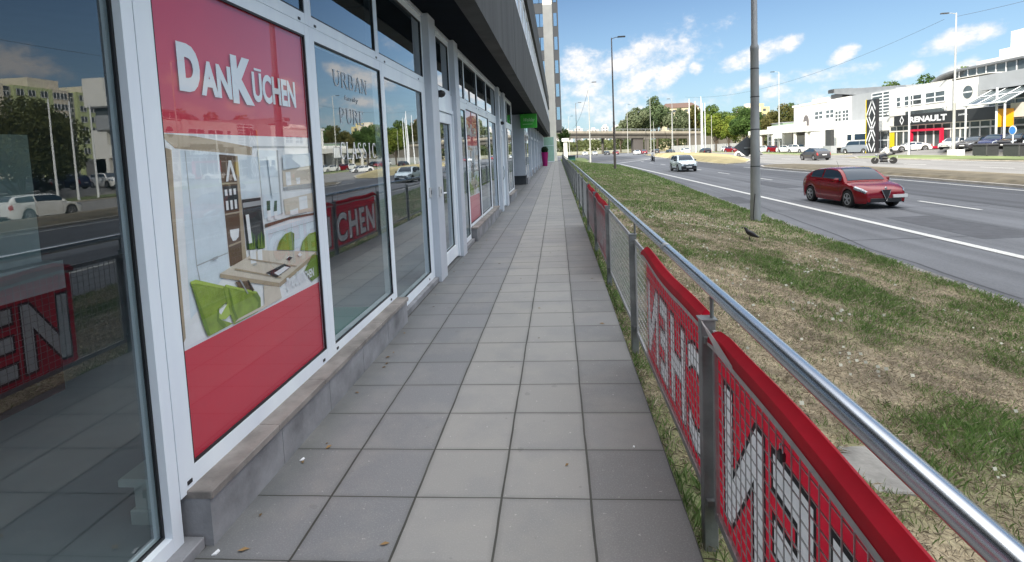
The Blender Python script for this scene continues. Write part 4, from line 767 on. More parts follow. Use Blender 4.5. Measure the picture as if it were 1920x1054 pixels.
# column, glass screen, tower
t = empty('concrete_column', (-.645, 72.7, -1.1), 0, 'tall pale slab column at the end of the pavement', 'column')
m_ = MB(); m_.bbox(-1.24, -.05, 72.2, 73.2, -1.1, 34, .03); m_.build('shaft', mat('pale_render', (.93, .88, .78), .8, 0, .08, .7), t)
m_ = MB(); m_.box(-1.3, .01, 72.14, 73.26, -1.1, .05); m_.build('foot', CONC, t)
t = empty('glass_screen', (-1.1, 70.9, 0), 0, 'pale green glass screen beside the tall column', 'screen')
m_ = MB(); m_.box(-1.75, -.42, 70.88, 70.92, .1, 3.2); m_.build('pane', mat('pale_green_glass', (.38, .62, .50), .2, 0, .1, 2, emit=None), t)
m_ = MB(); m_.box(-1.78, -.40, 70.86, 70.94, 0, .1); m_.box(-1.78, -1.72, 70.86, 70.94, .1, 3.24); m_.box(-.46, -.40, 70.86, 70.94, .1, 3.24); m_.box(-1.72, -.46, 70.86, 70.94, 2.1, 2.16); m_.build('frame', ALU, t)
tw = empty('tower_block', (-8, 104, -1.1), 0, 'dark clad high rise block rising behind the pale column', 'building')
m_ = MB(); m_.box(-18, .95, 97, 111, 4.9, 28.5); m_.build('wall', mat('anthracite_cladding', (.045, .05, .058), .5, .1, .15, .5), tw)
m_ = MB()
for a, b_ in ((-16, 104), (-9, 99), (-2.6, 99), (-2.6, 109), (-16, 109)): m_.box(a-.5, a+.5, b_-.5, b_+.5, -1.1, 4.9)
m_.build('pilotis', DARKG, tw)
OW = mat('tower_glass', (.35, .5, .62), .06, .85)
for k in range(6):
    z = 6.8+4.05*k
    for a, b_ in ((-16, -11), (-10, -5), (-3.5, -2.3), (-2.2, -1.05), (.16, .72)):
        m_ = MB(); m_.box(a, b_, 96.95, 96.99, z, z+2.2); m_.build('window', OW, tw)
    m_ = MB(); m_.box(-3.55, -1.0, 96.93, 96.985, z+2.21, z+2.3); m_.box(-2.26, -2.24, 96.94, 96.985, z, z+2.2); m_.build('window_trim', GASKET, tw)

# ================================================================== RAILING
PS, P0 = 2.17, 2.178; XR = .57
rail = empty('railing', (.58, 0, -.3), 0, 'steel railing with wire mesh panels and a round polished handrail beside the pavement', 'railing')
def panel_mb():
    b_ = MB(); y0, y1 = .04, PS-.04; x = XR+.015; z0, z1 = .055, .83
    for (a, c, d, e) in ((y0, y1, z0, z0+.035), (y0, y1, z1-.03, z1), (y0, y0+.028, z0+.035, z1-.03), (y1-.028, y1, z0+.035, z1-.03)): b_.box(x-.006, x+.006, a, c, d, e)
    n = int((y1-y0)/.05); r = .0016
    for i in range(1, n): y = y0+(y1-y0)*i/n; b_.box(x-r, x+r, y-r, y+r, z0+.03, z1-.025)
    n = 15
    for i in range(1, n+1): z = z0+(z1-z0)*i/(n+1); b_.box(x+r, x+3*r, y0+.02, y1-.02, z-r, z+r)
    return b_
pm0 = None; post0 = None
for k in range(-2, 32):
    y = P0+PS*k
    if pm0 is None: pm0 = panel_mb().build('mesh_panel', mat('bright_galvanised', (.50, .50, .50), .45, .4, .1, 14), None); pm0.parent = rail; o = pm0
    else: o = pm0.copy(); col.objects.link(o)
    o.location = (-rail.location.x, y, -rail.location.z)
    if post0 is None:
        m_ = MB(); m_.bbox(XR-.028, XR+.028, -.026, .026, -.75, .862, .003); m_.tube([(XR+.02, 0, .85), (XR+.02, 0, .985)], .008, 8); m_.box(XR-.034, XR+.034, -.032, .032, .863, .869)
        m_.box(XR-.02, XR+.03, -.045, .045, .775, .80); m_.box(XR-.02, XR+.03, -.045, .045, .10, .125)
        post0 = m_.build('post', GALVD, None); post0.parent = rail; o = post0
    else: o = post0.copy(); col.objects.link(o)
    o.location = (-rail.location.x, y, -rail.location.z)
m_ = MB(); m_.tube([(XR+.025, -3.5, .98), (XR+.025, 2, .98), (XR+.025, 20, .98), (XR+.025, 40, .98), (XR+.025, 71.6, .98)], .0265, 32); m_.build('handrail', STEEL, rail, smooth=True)
m_ = MB()
for k in range(0, 16): m_.tube([(XR+.025, 3.1+4.34*k-.03, .98), (XR+.025, 3.1+4.34*k+.03, .98)], .0278, 24)
m_.build('rail_sleeve', GALV, rail, smooth=True)
# cloth banners tied to the outside of the mesh
def banner(y0, y1, label, sag=.020, seed=0, twist=False):
    t = empty('banner', (XR+.04, (y0+y1)/2, .1), 0, label, 'banner', 'red cloth banners tied along the railing'); n = 48; vs = []; fs = []; L = y1-y0; XB = XR+.027; ZB, ZT_ = .085, .745
    for i in range(n+1):
        u = i/n; y = y0+L*u; s = math.sin(math.pi*u)**.5; rip = .006*math.sin(y*11+seed)+.003*math.sin(y*25)
        top = (.880-sag*s)+.008*math.sin(y*5+seed); dip = .05*max(0, 1-(y1-y)/.18)**2
        pr = [(XB, ZT_), (XB+rip*.3, .765), (XB+rip*.3, .775), (XB+.004+.008*s, top-.05-dip), (XB+.001+.012*s, top-.012-dip), (XB-.014+.008*s, top+.003-dip), (XR-.010, top-.02-dip), (XR-.012, top-.055-dip*.6), (XR-.010, top-.078-dip*.4)]
        vs += [(a, y, b_) for a, b_ in pr]
    m = len(pr)
    for i in range(n):
        for j in range(m-1): fs.append((i*m+j, (i+1)*m+j, (i+1)*m+j+1, i*m+j+1))
    b_ = MB(); b_.add(vs, fs); b_.box(XB-.001, XB+.002, y0, y1, ZB-.03, ZB)
    g_ = MB(); q = []
    for i in range(n+1):
        u = i/n; s = math.sin(math.pi*u)**.5; y = y0+L*u; top = (.880-sag*s)+.008*math.sin(y*5+seed); dip = .05*max(0, 1-(y1-y)/.18)**2; q += [(XR-.0135, y, top-.058-dip*.6), (XR-.0125, y, top-.080-dip*.4)]
    g_.add(q, [(2*i, 2*i+2, 2*i+3, 2*i+1) for i in range(n)])
    if twist: g_.add([(XR-.034, 2.165, .874), (XR-.034, 2.19, .874), (XR-.038, 2.09, .868), (XR-.038, 2.12, .880), (XR-.022, 1.95, .80), (XR-.018, 1.97, .84), (XR-.0137, 1.80, .79), (XR-.0136, 1.82, .815)], [(0, 1, 3, 2), (2, 3, 5, 4), (4, 5, 7, 6)])
    g_.build('hem_strap', mat('grey_webbing', (.62, .59, .58), .8, 0, .1, 20), t, fixn=False)
    segs = [('D', .02, .125, .56), ('AN', .155, .20, .52), ('K', .36, .125, .56), ('UCHEN', .49, .49, .52)] if L > 3 else [('CHEN', .03, .94, .50)]
    w_ = MB(); k_ = MB(); cells = [0]+[(segs[i][1]+segs[i][2]+segs[i+1][1])/2 for i in range(len(segs)-1)]+[1]
    for i, (tx_, a, wd, h) in enumerate(segs):
        base = ZB+.05; text_sheet(tx_, wd*L, h, ((cells[i]-a)*L, (cells[i+1]-a)*L, ZB-base, ZT_-base), lambda u, v, q_: (XB, y0+a*L+u, base+v), b_, w_, k_)
        if tx_ == 'UCHEN': w_.box(XB-.0012, XB+.0012, y0+a*L+.02, y0+a*L+wd*L*.19, base+h+.03, base+h+.075)
    b_.build('cloth', RED, t, smooth=False, fixn=False); w_.build('banner_lettering', WCLOTH, t, fixn=False); k_.build('letter_outline', BCLOTH, t, fixn=False)
    return t
banner(-2.1, 2.13, 'near red banner with big white letters, closest to the camera', seed=1, twist=True)
banner(2.23, 3.85, 'red banner with white letters just past the nearest grey post', seed=2)
banner(6.56, 8.62, 'folded dark red banner further along the railing, nearer of the far pair', .025, seed=3)
banner(8.74, 10.75, 'small looking red banner further along the railing, farther of the far pair', .025, seed=4)
t = empty('padlock', (XR, 1.46, .72), 0, 'small dark padlock hooked to the mesh in front of the near red banner', 'padlock')
m_ = MB(); m_.bbox(XR-.004, XR+.012, 1.448, 1.474, .70, .724, .004); m_.build('body', DARKG, t)
m_ = MB(); m_.tube([(XR+.004, 1.452, .723), (XR+.004, 1.452, .737), (XR+.004, 1.457, .744), (XR+.004, 1.465, .744), (XR+.004, 1.470, .737), (XR+.004, 1.470, .723)], .0025, 6); m_.build('shackle', STEEL, t, smooth=True)
# bits of litter on the slabs
for (x, y, s, lab) in ((-1.39, 2.62, .009, 'white scrap of paper at the foot of the stone plinth'), (.34, 2.75, .006, 'tiny white scrap on the outermost slab near the railing'), (-1.43, 1.955, .010, 'white pebble by the corner of the stone plinth')):
    m_ = MB(); m_.prism([(x-s, y-s*1.6), (x+s*.5, y-s*1.2), (x+s, y+s), (x-s*.3, y+s*1.8)], .001, .006); tag(m_.build('litter', WHITE), lab, 'litter')
# ================================================================== VEHICLES
TYRE = mat('tyre_rubber', (.018, .018, .019), .85); RIM = mat('alloy_rim', (.45, .46, .48), .35, .7); CGL = mat('car_glass', (.025, .045, .07), .03, 0, 0, 8, spec=.32)
CHR = mat('chrome_trim', (.7, .7, .7), .15, 1.0); HLAMP = mat('headlamp_lens', (.34, .37, .40), .06, .5, .6, 26); TLAMP = mat('tail_lamp_lens', (.40, .012, .012), .15); PLATE = mat('number_plate', (.75, .76, .74), .5); UNDER = mat('underbody', (.012, .012, .012), .9)
def paint(n, c, r=.12): return mat('car_paint_'+n, c, r, .1, .02, 3, coat=0, spec=.5)
C_RED, C_WHITE, C_SIL, C_DARK, C_BLK, C_NAVY, C_VAN, C_PALE = paint('red', (.20, .003, .009)), paint('white', (.80, .81, .80)), paint('silver', (.45, .46, .47)), paint('charcoal', (.06, .06, .065)), paint('black', (.012, .012, .014)), paint('navy', (.02, .03, .09)), paint('grey_blue', (.24, .27, .31)), paint('ice_blue', (.62, .72, .76))
SPEC = { # L W H wheelbase wheel_r front_overhang; lower body top profile (s,z); greenhouse s: cowl, roof front, roof rear, tail; roof height line
 'hatch': dict(L=4.30, W=1.80, H=1.46, wb=2.62, r=.325, fo=.86, top=[(0, .50), (.012, .66), (.05, .76), (.12, .84), (.27, .95), (.45, .97), (.7, 1.0), (.90, 1.02), (.955, .98), (.985, .80), (1, .50)], gh=(.26, .45, .74, .955), belt=.96),
 'suv': dict(L=4.15, W=1.80, H=1.58, wb=2.60, r=.34, fo=.85, top=[(0, .50), (.01, .74), (.04, .86), (.12, .96), (.25, 1.03), (.45, 1.05), (.7, 1.07), (.94, 1.09), (.98, 1.0), (.99, .8), (1, .5)], gh=(.25, .43, .86, .975), belt=1.04),
 'wagon': dict(L=4.62, W=1.80, H=1.46, wb=2.65, r=.33, fo=.92, top=[(0, .48), (.012, .62), (.05, .72), (.12, .80), (.25, .92), (.45, .96), (.7, 1.0), (.95, 1.02), (.985, .95), (.992, .78), (1, .5)], gh=(.25, .42, .88, .98), belt=.95),
 'sedan': dict(L=4.60, W=1.80, H=1.43, wb=2.70, r=.33, fo=.90, top=[(0, .48), (.012, .62), (.05, .72), (.12, .80), (.26, .91), (.45, .95), (.72, .98), (.90, 1.0), (.975, .97), (.99, .8), (1, .5)], gh=(.26, .43, .70, .88), belt=.94),
 'coupe': dict(L=4.40, W=1.82, H=1.22, wb=2.60, r=.33, fo=.95, top=[(0, .40), (.012, .50), (.05, .60), (.12, .68), (.28, .78), (.45, .80), (.72, .84), (.93, .88), (.98, .80), (.99, .7), (1, .45)], gh=(.28, .46, .66, .90), belt=.80),
 'van': dict(L=4.95, W=1.92, H=1.96, wb=3.05, r=.34, fo=.90, top=[(0, .55), (.01, .82), (.04, .96), (.10, 1.06), (.18, 1.14), (.45, 1.18), (.7, 1.18), (.96, 1.18), (.985, 1.1), (.993, .8), (1, .5)], gh=(.18, .33, .95, .985), belt=1.14)}
def car(kind, paint_, x, y, z, heading, label, group, detail=2, lower=None, name=None, cat='car'):
    S = SPEC[kind]; L, W, H, r = S['L'], S['W'], S['H'], S['r']; hw = W/2
    root = empty(name or {'hatch': 'hatchback_car', 'suv': 'compact_suv', 'wagon': 'estate_car', 'sedan': 'saloon_car', 'coupe': 'sports_car', 'van': 'passenger_van'}[kind], (x, y, z), R(heading), label, cat, group)
    T = Matrix.Identity(4)
    sw = [S['fo']/L, (S['fo']+S['wb'])/L]; ra = r+.055
    st = set([0, .004, .012, .03, .06, .1, .14, .9, .94, .965, .98, .99, .996, 1]); st |= {round(i/26, 4) for i in range(4, 24)}
    for w_ in sw:
        for k in range(-5, 6): st.add(round(w_+k/5*ra/L*.999, 4))
    st = sorted(s for s in st if 0 <= s <= 1)
    tx = [a for a, b_ in S['top']]; tz = [b_ for a, b_ in S['top']]
    def top(s): return float(np.interp(s, tx, tz))
    def bot(s):
        b_ = .20 if s > .01 and s < .99 else .27
        for w_ in sw:
            d = (s-w_)*L
            if abs(d) < ra: b_ = max(b_, r+math.sqrt(ra*ra-d*d))
        return min(b_, top(s)-.03)
    def hwid(s):
        f = 1.0
        if s < .16: f -= .26*((.16-s)/.16)**2.6
        if s > .86: f -= .17*((s-.86)/.14)**2.4
        return hw*f
    def ring(s):
        w_, zt, zb = hwid(s), top(s), bot(s); h = zt-zb
        return [(w_*.965, zb), (w_*.99, zb+h*.22), (w_, zb+h*.5), (w_*.992, zb+h*.74), (w_*.955, zb+h*.93), (w_*.86, zt-.004), (w_*.5, zt+.016), (0, zt+.022)]
    def Yc(s): return L/2-s*L
    b_ = MB(); vs = []; n = 15
    for s in st:
        rg_ = ring(s); q = [(a, Yc(s), c) for a, c in rg_]+[(-a, Yc(s), c) for a, c in reversed(rg_[:-1])]; vs += q
    fs = []
    for i in range(len(st)-1):
        for k in range(n-1): fs.append((i*n+k, (i+1)*n+k, (i+1)*n+k+1, i*n+k+1))
    fs.append(tuple(range(n))); fs.append(tuple(reversed(range((len(st)-1)*n, len(st)*n)))); b_.add(vs, fs, paint_)
    # greenhouse shell
    g0, g1, g2, g3 = S['gh']; gs = [g0+(g1-g0)*t for t in (0, .15, .35, .6, .85, 1)]+[g1+(g2-g1)*t for t in (.12, .3, .5, .7, .88, 1)]+[g2+(g3-g2)*t for t in (.2, .45, .7, .9, 1)]
    def rz(s):
        zb = top(s)
        if s <= g1: t = (s-g0)/(g1-g0); return zb+(H-.035-zb)*(math.sin(t*math.pi/2)**.92 if t > 0 else 0)
        if s <= g2: t = (s-g1)/(g2-g1); return H-.035+.035*math.sin(math.pi*min(1, t*1.1))-.03*t*(0 if kind == 'van' else 1)
        t = (s-g2)/(g3-g2); e = 1.35 if kind in ('hatch', 'sedan', 'coupe') else 2.4; return zb+(H-.065-zb)*(1-t**e)
    def gw(s, z): zb = top(s)-.02; tt = (z-zb)/(H-zb); return hwid(s)*.94-(.10 if kind == 'van' else .19)*max(0, tt)**1.25
    def gring(s):
        zr = rz(s); zb = top(s)-.03; h = zr-zb
        return [(gw(s, zb), zb), (gw(s, zb+h*.35), zb+h*.35), (gw(s, zb+h*.7), zb+h*.7), (gw(s, zb+h*.93)-.01, zb+h*.93), (gw(s, zr)*.90-.02, zr-.002), (gw(s, zr)*.5, zr+.012), (0, zr+.016)]
    vs = []; n2 = 13
    for s in gs: q_ = gring(s); vs += [(a, Yc(s), c) for a, c in q_]+[(-a, Yc(s), c) for a, c in reversed(q_[:-1])]
    fs = []
    for i in range(len(gs)-1):
        for k in range(n2-1): fs.append((i*n2+k, (i+1)*n2+k, (i+1)*n2+k+1, i*n2+k+1))
    b_.add(vs, fs, paint_); ob = b_.build('body', None, root, smooth=True, world=False)
    u_ = MB(); u_.box(-hw*.82, hw*.82, Yc(.90), Yc(.12), .19, .60); u_.build('underbody', UNDER, root, world=False)
    def gsurf(s, t, side):
        zb = top(s)-.03; zr = rz(s); z_ = zb+(zr-zb)*t; return (side*(gw(s, z_)+.006-(.01 if t > .9 else 0)), Yc(s), z_)
    def patch(mb, a, c, t0, t1, side, na=8, nt=4):
        k = len(mb.v); vs_ = [gsurf(a+(c-a)*i/na, t0+(t1-t0)*j/nt, side) for i in range(na+1) for j in range(nt+1)]
        mb.add(vs_, [(i*(nt+1)+j, (i+1)*(nt+1)+j, (i+1)*(nt+1)+j+1, i*(nt+1)+j+1) for i in range(na) for j in range(nt)])
    mid = (g1+g2)/2+.02
    for side in (-1, 1):
        for (a, c) in ((g0+.05, mid-.012), (mid+.008, g2+(g3-g2)*(.30 if kind != 'sedan' else .2))):
            m_ = MB(); patch(m_, a, c, .20, .88, side); m_.build('side_window', CGL, root, smooth=True, world=False)
    # windscreen and rear glass follow the shell
    def scr(a, c, nm):
        m_ = MB(); vs_ = []; na, nu = 6, 8
        for i in range(na+1):
            s = a+(c-a)*i/na; zr = rz(s)
            for j in range(nu+1):
                u = -1+2*j/nu; ww = gw(s, zr)*.90-.05; vs_.append((u*ww, Yc(s)+(.006 if a < .5 else -.006), zr+.016*(1-u*u)+.009))
        m_.add(vs_, [(i*(nu+1)+j, (i+1)*(nu+1)+j, (i+1)*(nu+1)+j+1, i*(nu+1)+j+1) for i in range(na) for j in range(nu)]); m_.build(nm, CGL, root, smooth=True, world=False)
    scr(g0+.008, g1-.012, 'windscreen'); scr(g2+(g3-g2)*.12, g3-(g3-g2)*.16, 'rear_window')
    # lamps: patches hugging the lower body
    def bsurf(s, q, side, off=.007):
        rg_ = ring(s); i = min(int(q), len(rg_)-2); f = q-i; a = rg_[i][0]+(rg_[i+1][0]-rg_[i][0])*f; c = rg_[i][1]+(rg_[i+1][1]-rg_[i][1])*f
        return (side*(a+off), Yc(s)+(off if s < .5 else -off), c+off*.4)
    def bp(mb, s0, s1, q0, q1, side, na=6, nq=5):
        vs_ = [bsurf(s0+(s1-s0)*i/na, q0+(q1-q0)*j/nq, side) for i in range(na+1) for j in range(nq+1)]
        mb.add(vs_, [(i*(nq+1)+j, (i+1)*(nq+1)+j, (i+1)*(nq+1)+j+1, i*(nq+1)+j+1) for i in range(na) for j in range(nq)])
    for side in (-1, 1):
        m_ = MB(); bp(m_, .012, .115, 3.3, 4.75, side); m_.build('headlight', HLAMP, root, smooth=True, world=False)
        m_ = MB(); bp(m_, .955, .992, 2.6, 4.7, side); m_.build('tail_light', TLAMP, root, smooth=True, world=False)
        m_ = MB(); ym = Yc(g0+.075); wm = hwid(g0+.06)
        m_.bbox(side*(wm-.03) if side > 0 else -(wm+.16), (wm+.16) if side > 0 else -(wm-.03), ym-.05, ym+.06, top(g0)+.0, top(g0)+.13, .03); m_.build('mirror', paint_ if lower is None else BLACK, root, world=False)
        if detail > 1:
            for s in (mid+.03, (g0+g1)/2+.015+.1): 
                m_ = MB(); z_ = top(s)-.14; wx = hwid(s)*.995; m_.box(side*(wx-.01), side*(wx+.018), Yc(s)-.09, Yc(s)+.06, z_-.012, z_+.012); m_.build('door_handle', paint_, root, world=False)
            m_ = MB()
            for s in (sw[0]+.125, mid, sw[1]-.02 if kind != 'van' else .8):
                vs_ = []
                for q in np.linspace(.5, 4.5, 9):
                    for ds in (-.0012, .0012): vs_.append(bsurf(s+ds, q, side, .002))
                m_.add(vs_, [(2*i, 2*i+1, 2*i+3, 2*i+2) for i in range(8)])
            m_.build('door_seam', UNDER, root, world=False)
    # bumpers, grille, plates
    zt = top(.012); yn = L/2; m_ = MB(); ww = hwid(0)
    if lower:
        m_.bbox(-hw*.80, hw*.80, yn-.06, yn+.03, .22, .56, .03, lower); m_.bbox(-hw*.90, hw*.90, -yn-.03, -yn+.08, .24, .52, .03, lower)
        for side in (-1, 1): m_.box(side*(hw*.985), side*(hw+.012), Yc(sw[1]-ra/L-.004), Yc(sw[0]+ra/L+.004), .19, .33, lower)
        for w_ in sw:
            for side in (-1, 1):
                vs_ = []
                for k in range(13):
                    a = math.pi*k/12
                    for q in (ra-.008, ra+.05): vs_.append((side*(hw+.010), Yc(w_)+q*math.cos(a), r+q*math.sin(a)))
                m_.add(vs_, [(2*i, 2*i+1, 2*i+3, 2*i+2) for i in range(12)], lower)
        m_.bbox(-hw*.55, hw*.55, yn-.03, yn+.018, .60, .70, .01, BLACK)
    else:
        m_.bbox(-hw*.62, hw*.62, yn-.04, yn+.012, .25, .40, .012, BLACK)
        m_.bbox(-hw*.7, hw*.7, -yn-.012, -yn+.04, .24, .36, .012, BLACK)
        if kind != 'hatch': m_.bbox(-hw*.40, hw*.40, yn-.04, yn+.014, .50, .61, .01, BLACK)
    m_.build('bumper_trim', None, root, world=False)
    m_ = MB(); off = 0.0
    if paint_ is C_RED and detail > 1: off = -.50
    m_.box(-.26+off, .26+off, yn+.03 if off == 0 else yn-.10, yn+.045 if off == 0 else yn+.03, .41, .52); m_.build('number_plate', PLATE, root, world=False)
    m_ = MB(); m_.box(-.26, .26, -yn-.035, -yn-.02, .62, .73); m_.build('number_plate', PLATE, root, world=False)
    # wheels
    for w_ in sw:
        for side in (-1, 1):
            cx_ = side*(hw-.115); cy_ = Yc(w_); m_ = MB(); rr = r
            m_.lathe([(rr*.66, -.10), (rr*.95, -.105), (rr, -.07), (rr, .07), (rr*.95, .105), (rr*.66, .10)], (cx_, cy_, rr), 24 if detail > 1 else 14, 'x'); wo = m_.build('wheel', TYRE, root, smooth=True, world=False)
            m_ = MB(); o_ = side*.088; m_.lathe([(rr*.60, o_-.015*side), (rr*.69, o_), (rr*.69, o_+.016*side), (rr*.60, o_+.014*side)], (cx_, cy_, rr), 20, 'x', cap=False); m_.lathe([(rr*.60, o_-.05*side), (rr*.02, o_-.05*side)], (cx_, cy_, rr), 16, 'x', UNDER); m_.m[:len(m_.m)-18] = [m_.mi(RIM)]*(len(m_.m)-18)
            for k in range(5):
                a = 2*math.pi*k/5+.3
                for da in (-.14, .14):
                    p_ = Vector((0, math.cos(a+da), math.sin(a+da))); m_.tube([(cx_+o_+.012*side, cy_+p_.y*rr*.12, rr+p_.z*rr*.12), (cx_+o_+.006*side, cy_+p_.y*rr*.64, rr+p_.z*rr*.64)], [rr*.06, rr*.05], 5, RIM)
            m_.lathe([(rr*.18, o_), (rr*.14, o_+.02*side)], (cx_, cy_, rr), 10, 'x', RIM)
            rm = m_.build('rim', None, wo, world=False)
    return root
red = car('hatch', C_RED, 11.62, 22.75, ZR, 184, 'dark red hatchback with a shield shaped chrome grille driving in the near lanes', None)
# red hatch front: triangular grille with chrome edge, roundel, fog lamps, aerial
yn = 2.15; m_ = MB(); m_.add([(-.16, yn+.012, .70), (.16, yn+.012, .70), (0, yn+.03, .30), (-.13, yn-.03, .70), (.13, yn-.03, .70), (0, yn-.02, .34)], [(0, 1, 2), (0, 3, 4, 1), (1, 4, 5, 2), (2, 5, 3, 0)]); gr = m_.build('grille', BLACK, red, world=False)
m_ = MB(); m_.tube([(-.17, yn+.02, .71), (0, yn+.04, .29), (.17, yn+.02, .71)], .016, 6); m_.build('grille_surround', CHR, gr, world=False)
m_ = MB(); m_.lathe([(.045, 0), (.05, .008), (.04, .014)], (0, yn-.02, .755), 14, 'y'); m_.build('badge', CHR, red, world=False)
for s in (-1, 1): m_ = MB(); m_.lathe([(.04, 0), (.05, .01), (.03, .016)], (s*.62, yn-.05, .34), 12, 'y'); m_.build('fog_lamp', HLAMP, red, world=False)
m_ = MB(); m_.tube([(0, -.75, 1.42), (0, -.92, 1.68)], .006, 5); m_.build('aerial', BLACK, red, world=False)
cap = car('suv', C_PALE, 12.4, 55.2, ZR, 182, 'pale ice blue compact suv with black lower bumpers driving towards the camera', None, lower=BLACK)
yn = 2.075; m_ = MB(); m_.tube([(-.10, yn+.03, .68), (0, yn+.035, .78), (.10, yn+.03, .68), (0, yn+.035, .58), (-.10, yn+.03, .68)], .014, 5); m_.tube([(-.62, yn-.06, .82), (-.30, yn+.0, .70), (-.1, yn+.02, .68)], .014, 5); m_.tube([(.62, yn-.06, .82), (.30, yn, .70), (.1, yn+.02, .68)], .014, 5); m_.build('badge', CHR, cap, world=False)
car('hatch', C_DARK, 31.4, 69.6, ZR, 4, 'dark grey hatchback driving away on the far carriageway', None)
car('wagon', C_WHITE, 26.95, 28.9, ZR, 0, 'white estate car on the far carriageway, seen as a reflection in the shop glass', None)
car('coupe', C_WHITE, 33.3, 98.5, ZR, 228, 'low white car turning beside the bare median behind the near lamp post', None)
GC = 'distant cars on the road towards the bridge'
for (k, p, x, y, h, lab) in (('hatch', C_WHITE, 24.6, 172, 182, 'white car beside a red one just before the bridge pier'), ('hatch', C_RED, 27.3, 176, 182, 'small red car right of the white one near the bridge pier'), ('suv', C_DARK, 29.6, 168, 2, 'dark car behind the motorcyclist near the bridge'), ('sedan', C_BLK, 30.4, 150, 182, 'dark saloon between the motorcyclist and the flagpoles'),
    ('suv', C_WHITE, 33.8, 148, 2, 'white suv behind the compact suv near the tall lamp post'), ('suv', C_DARK, 33.2, 126, 2, 'grey car with plate just below the group of flagpoles'), ('sedan', C_WHITE, 10.2, 205, 182, 'white saloon far off on the left, beside the bare slip road'), ('hatch', C_SIL, 13.5, 200, 182, 'silver car far off, right of the white saloon'), ('sedan', C_BLK, 17.5, 196, 182, 'black car far off near the second lamp post'), ('hatch', C_RED, 20.2, 192, 182, 'tiny red car far off, left of the bridge pier')):
    car(k, p, x, y, ZR, h, lab, GC, 1)
GP = 'cars parked at the dealership'
for (k, p, x, y, h, lab) in (('sedan', C_SIL, 46.7, 68.2, 118, 'silver saloon parked in front of the showroom right of the red frame'), ('sedan', C_DARK, 46.9, 65.1, 108, 'charcoal saloon parked second from the silver one'), ('suv', C_NAVY, 46.8, 62.2, 112, 'navy car parked behind the black bins'), ('suv', C_BLK, 46.7, 59.3, 105, 'black suv parked behind the blue parking sign'),
    ('coupe', C_WHITE, 46.9, 76.8, 75, 'low white sports car parked by the showroom doors'), ('suv', C_WHITE, 46.8, 56.4, 108, 'white suv at the right edge of the forecourt'), ('hatch', C_RED, 46.2, 119.5, 200, 'red car parked between white ones at the far end'), ('hatch', C_WHITE, 46.0, 124.5, 200, 'white hatchback left of the parked red car'), ('sedan', C_WHITE, 46.3, 114.5, 200, 'white saloon right of the parked red car'), ('suv', C_WHITE, 46.4, 109.6, 200, 'white suv parked near the white lorry'),
    ('hatch', C_BLK, 48, 148, 200, 'black hatchback parked under the dark tree'), ('suv', C_WHITE, 45.8, 151, 200, 'white car parked under the edge of the dark tree'), ('hatch', C_RED, 43.4, 140, 200, 'red car parked behind the near lamp post'),
    ('suv', C_NAVY, 49.0, 53.5, 262, 'navy suv parked behind the flagpoles outside the frame'), ('sedan', C_BLK, 49.2, 50.4, 262, 'black saloon parked behind the flagpoles outside the frame'), ('sedan', C_SIL, 49.0, 47.0, 262, 'silver saloon parked behind the flagpoles outside the frame')):
    car(k, p, x, y, fz(x, y)+.002, h, lab, GP, 1)
car('van', C_VAN, 46.6, 88.8, fz(46.6, 90)+.002, 25, 'grey blue minibus parked beside the striped pylon', None, 1, cat='van')
# white box lorry
LZ = fz(48, 95)+.002; t = empty('box_lorry', (48, 98, LZ), 0, 'white box lorry parked in front of the dealership annexe', 'lorry'); LW = mat('lorry_white', (.80, .80, .76), .5)
m_ = MB(); m_.bbox(46.9, 49.3, 93.6, 107.5, LZ+.85, 2.72, .05); m_.build('cargo_box', LW, t)
m_ = MB(); m_.bbox(47.0, 49.2, 91.2, 93.4, LZ+.5, 2.2, .2); cb_ = m_.build('cab', LW, t); m_ = MB(); m_.box(46.98, 47.0, 91.7, 92.9, 1.0, 1.9); m_.build('side_window', CGL, cb_); m_ = MB(); m_.box(47.2, 49.0, 91.18, 91.2, 1.0, 1.95); m_.build('windscreen', CGL, cb_)
m_ = MB(); m_.box(47.2, 49.0, 91.6, 107.3, LZ+.35, LZ+.84); m_.build('chassis', UNDER, t)
for y in (92.3, 104, 105.3):
    for x in (47.15, 49.05): m_ = MB(); m_.lathe([(.3, -.12), (.48, -.14), (.48, .14), (.3, .12)], (x, y, LZ+.48), 16, 'x'); m_.build('wheel', TYRE, t)

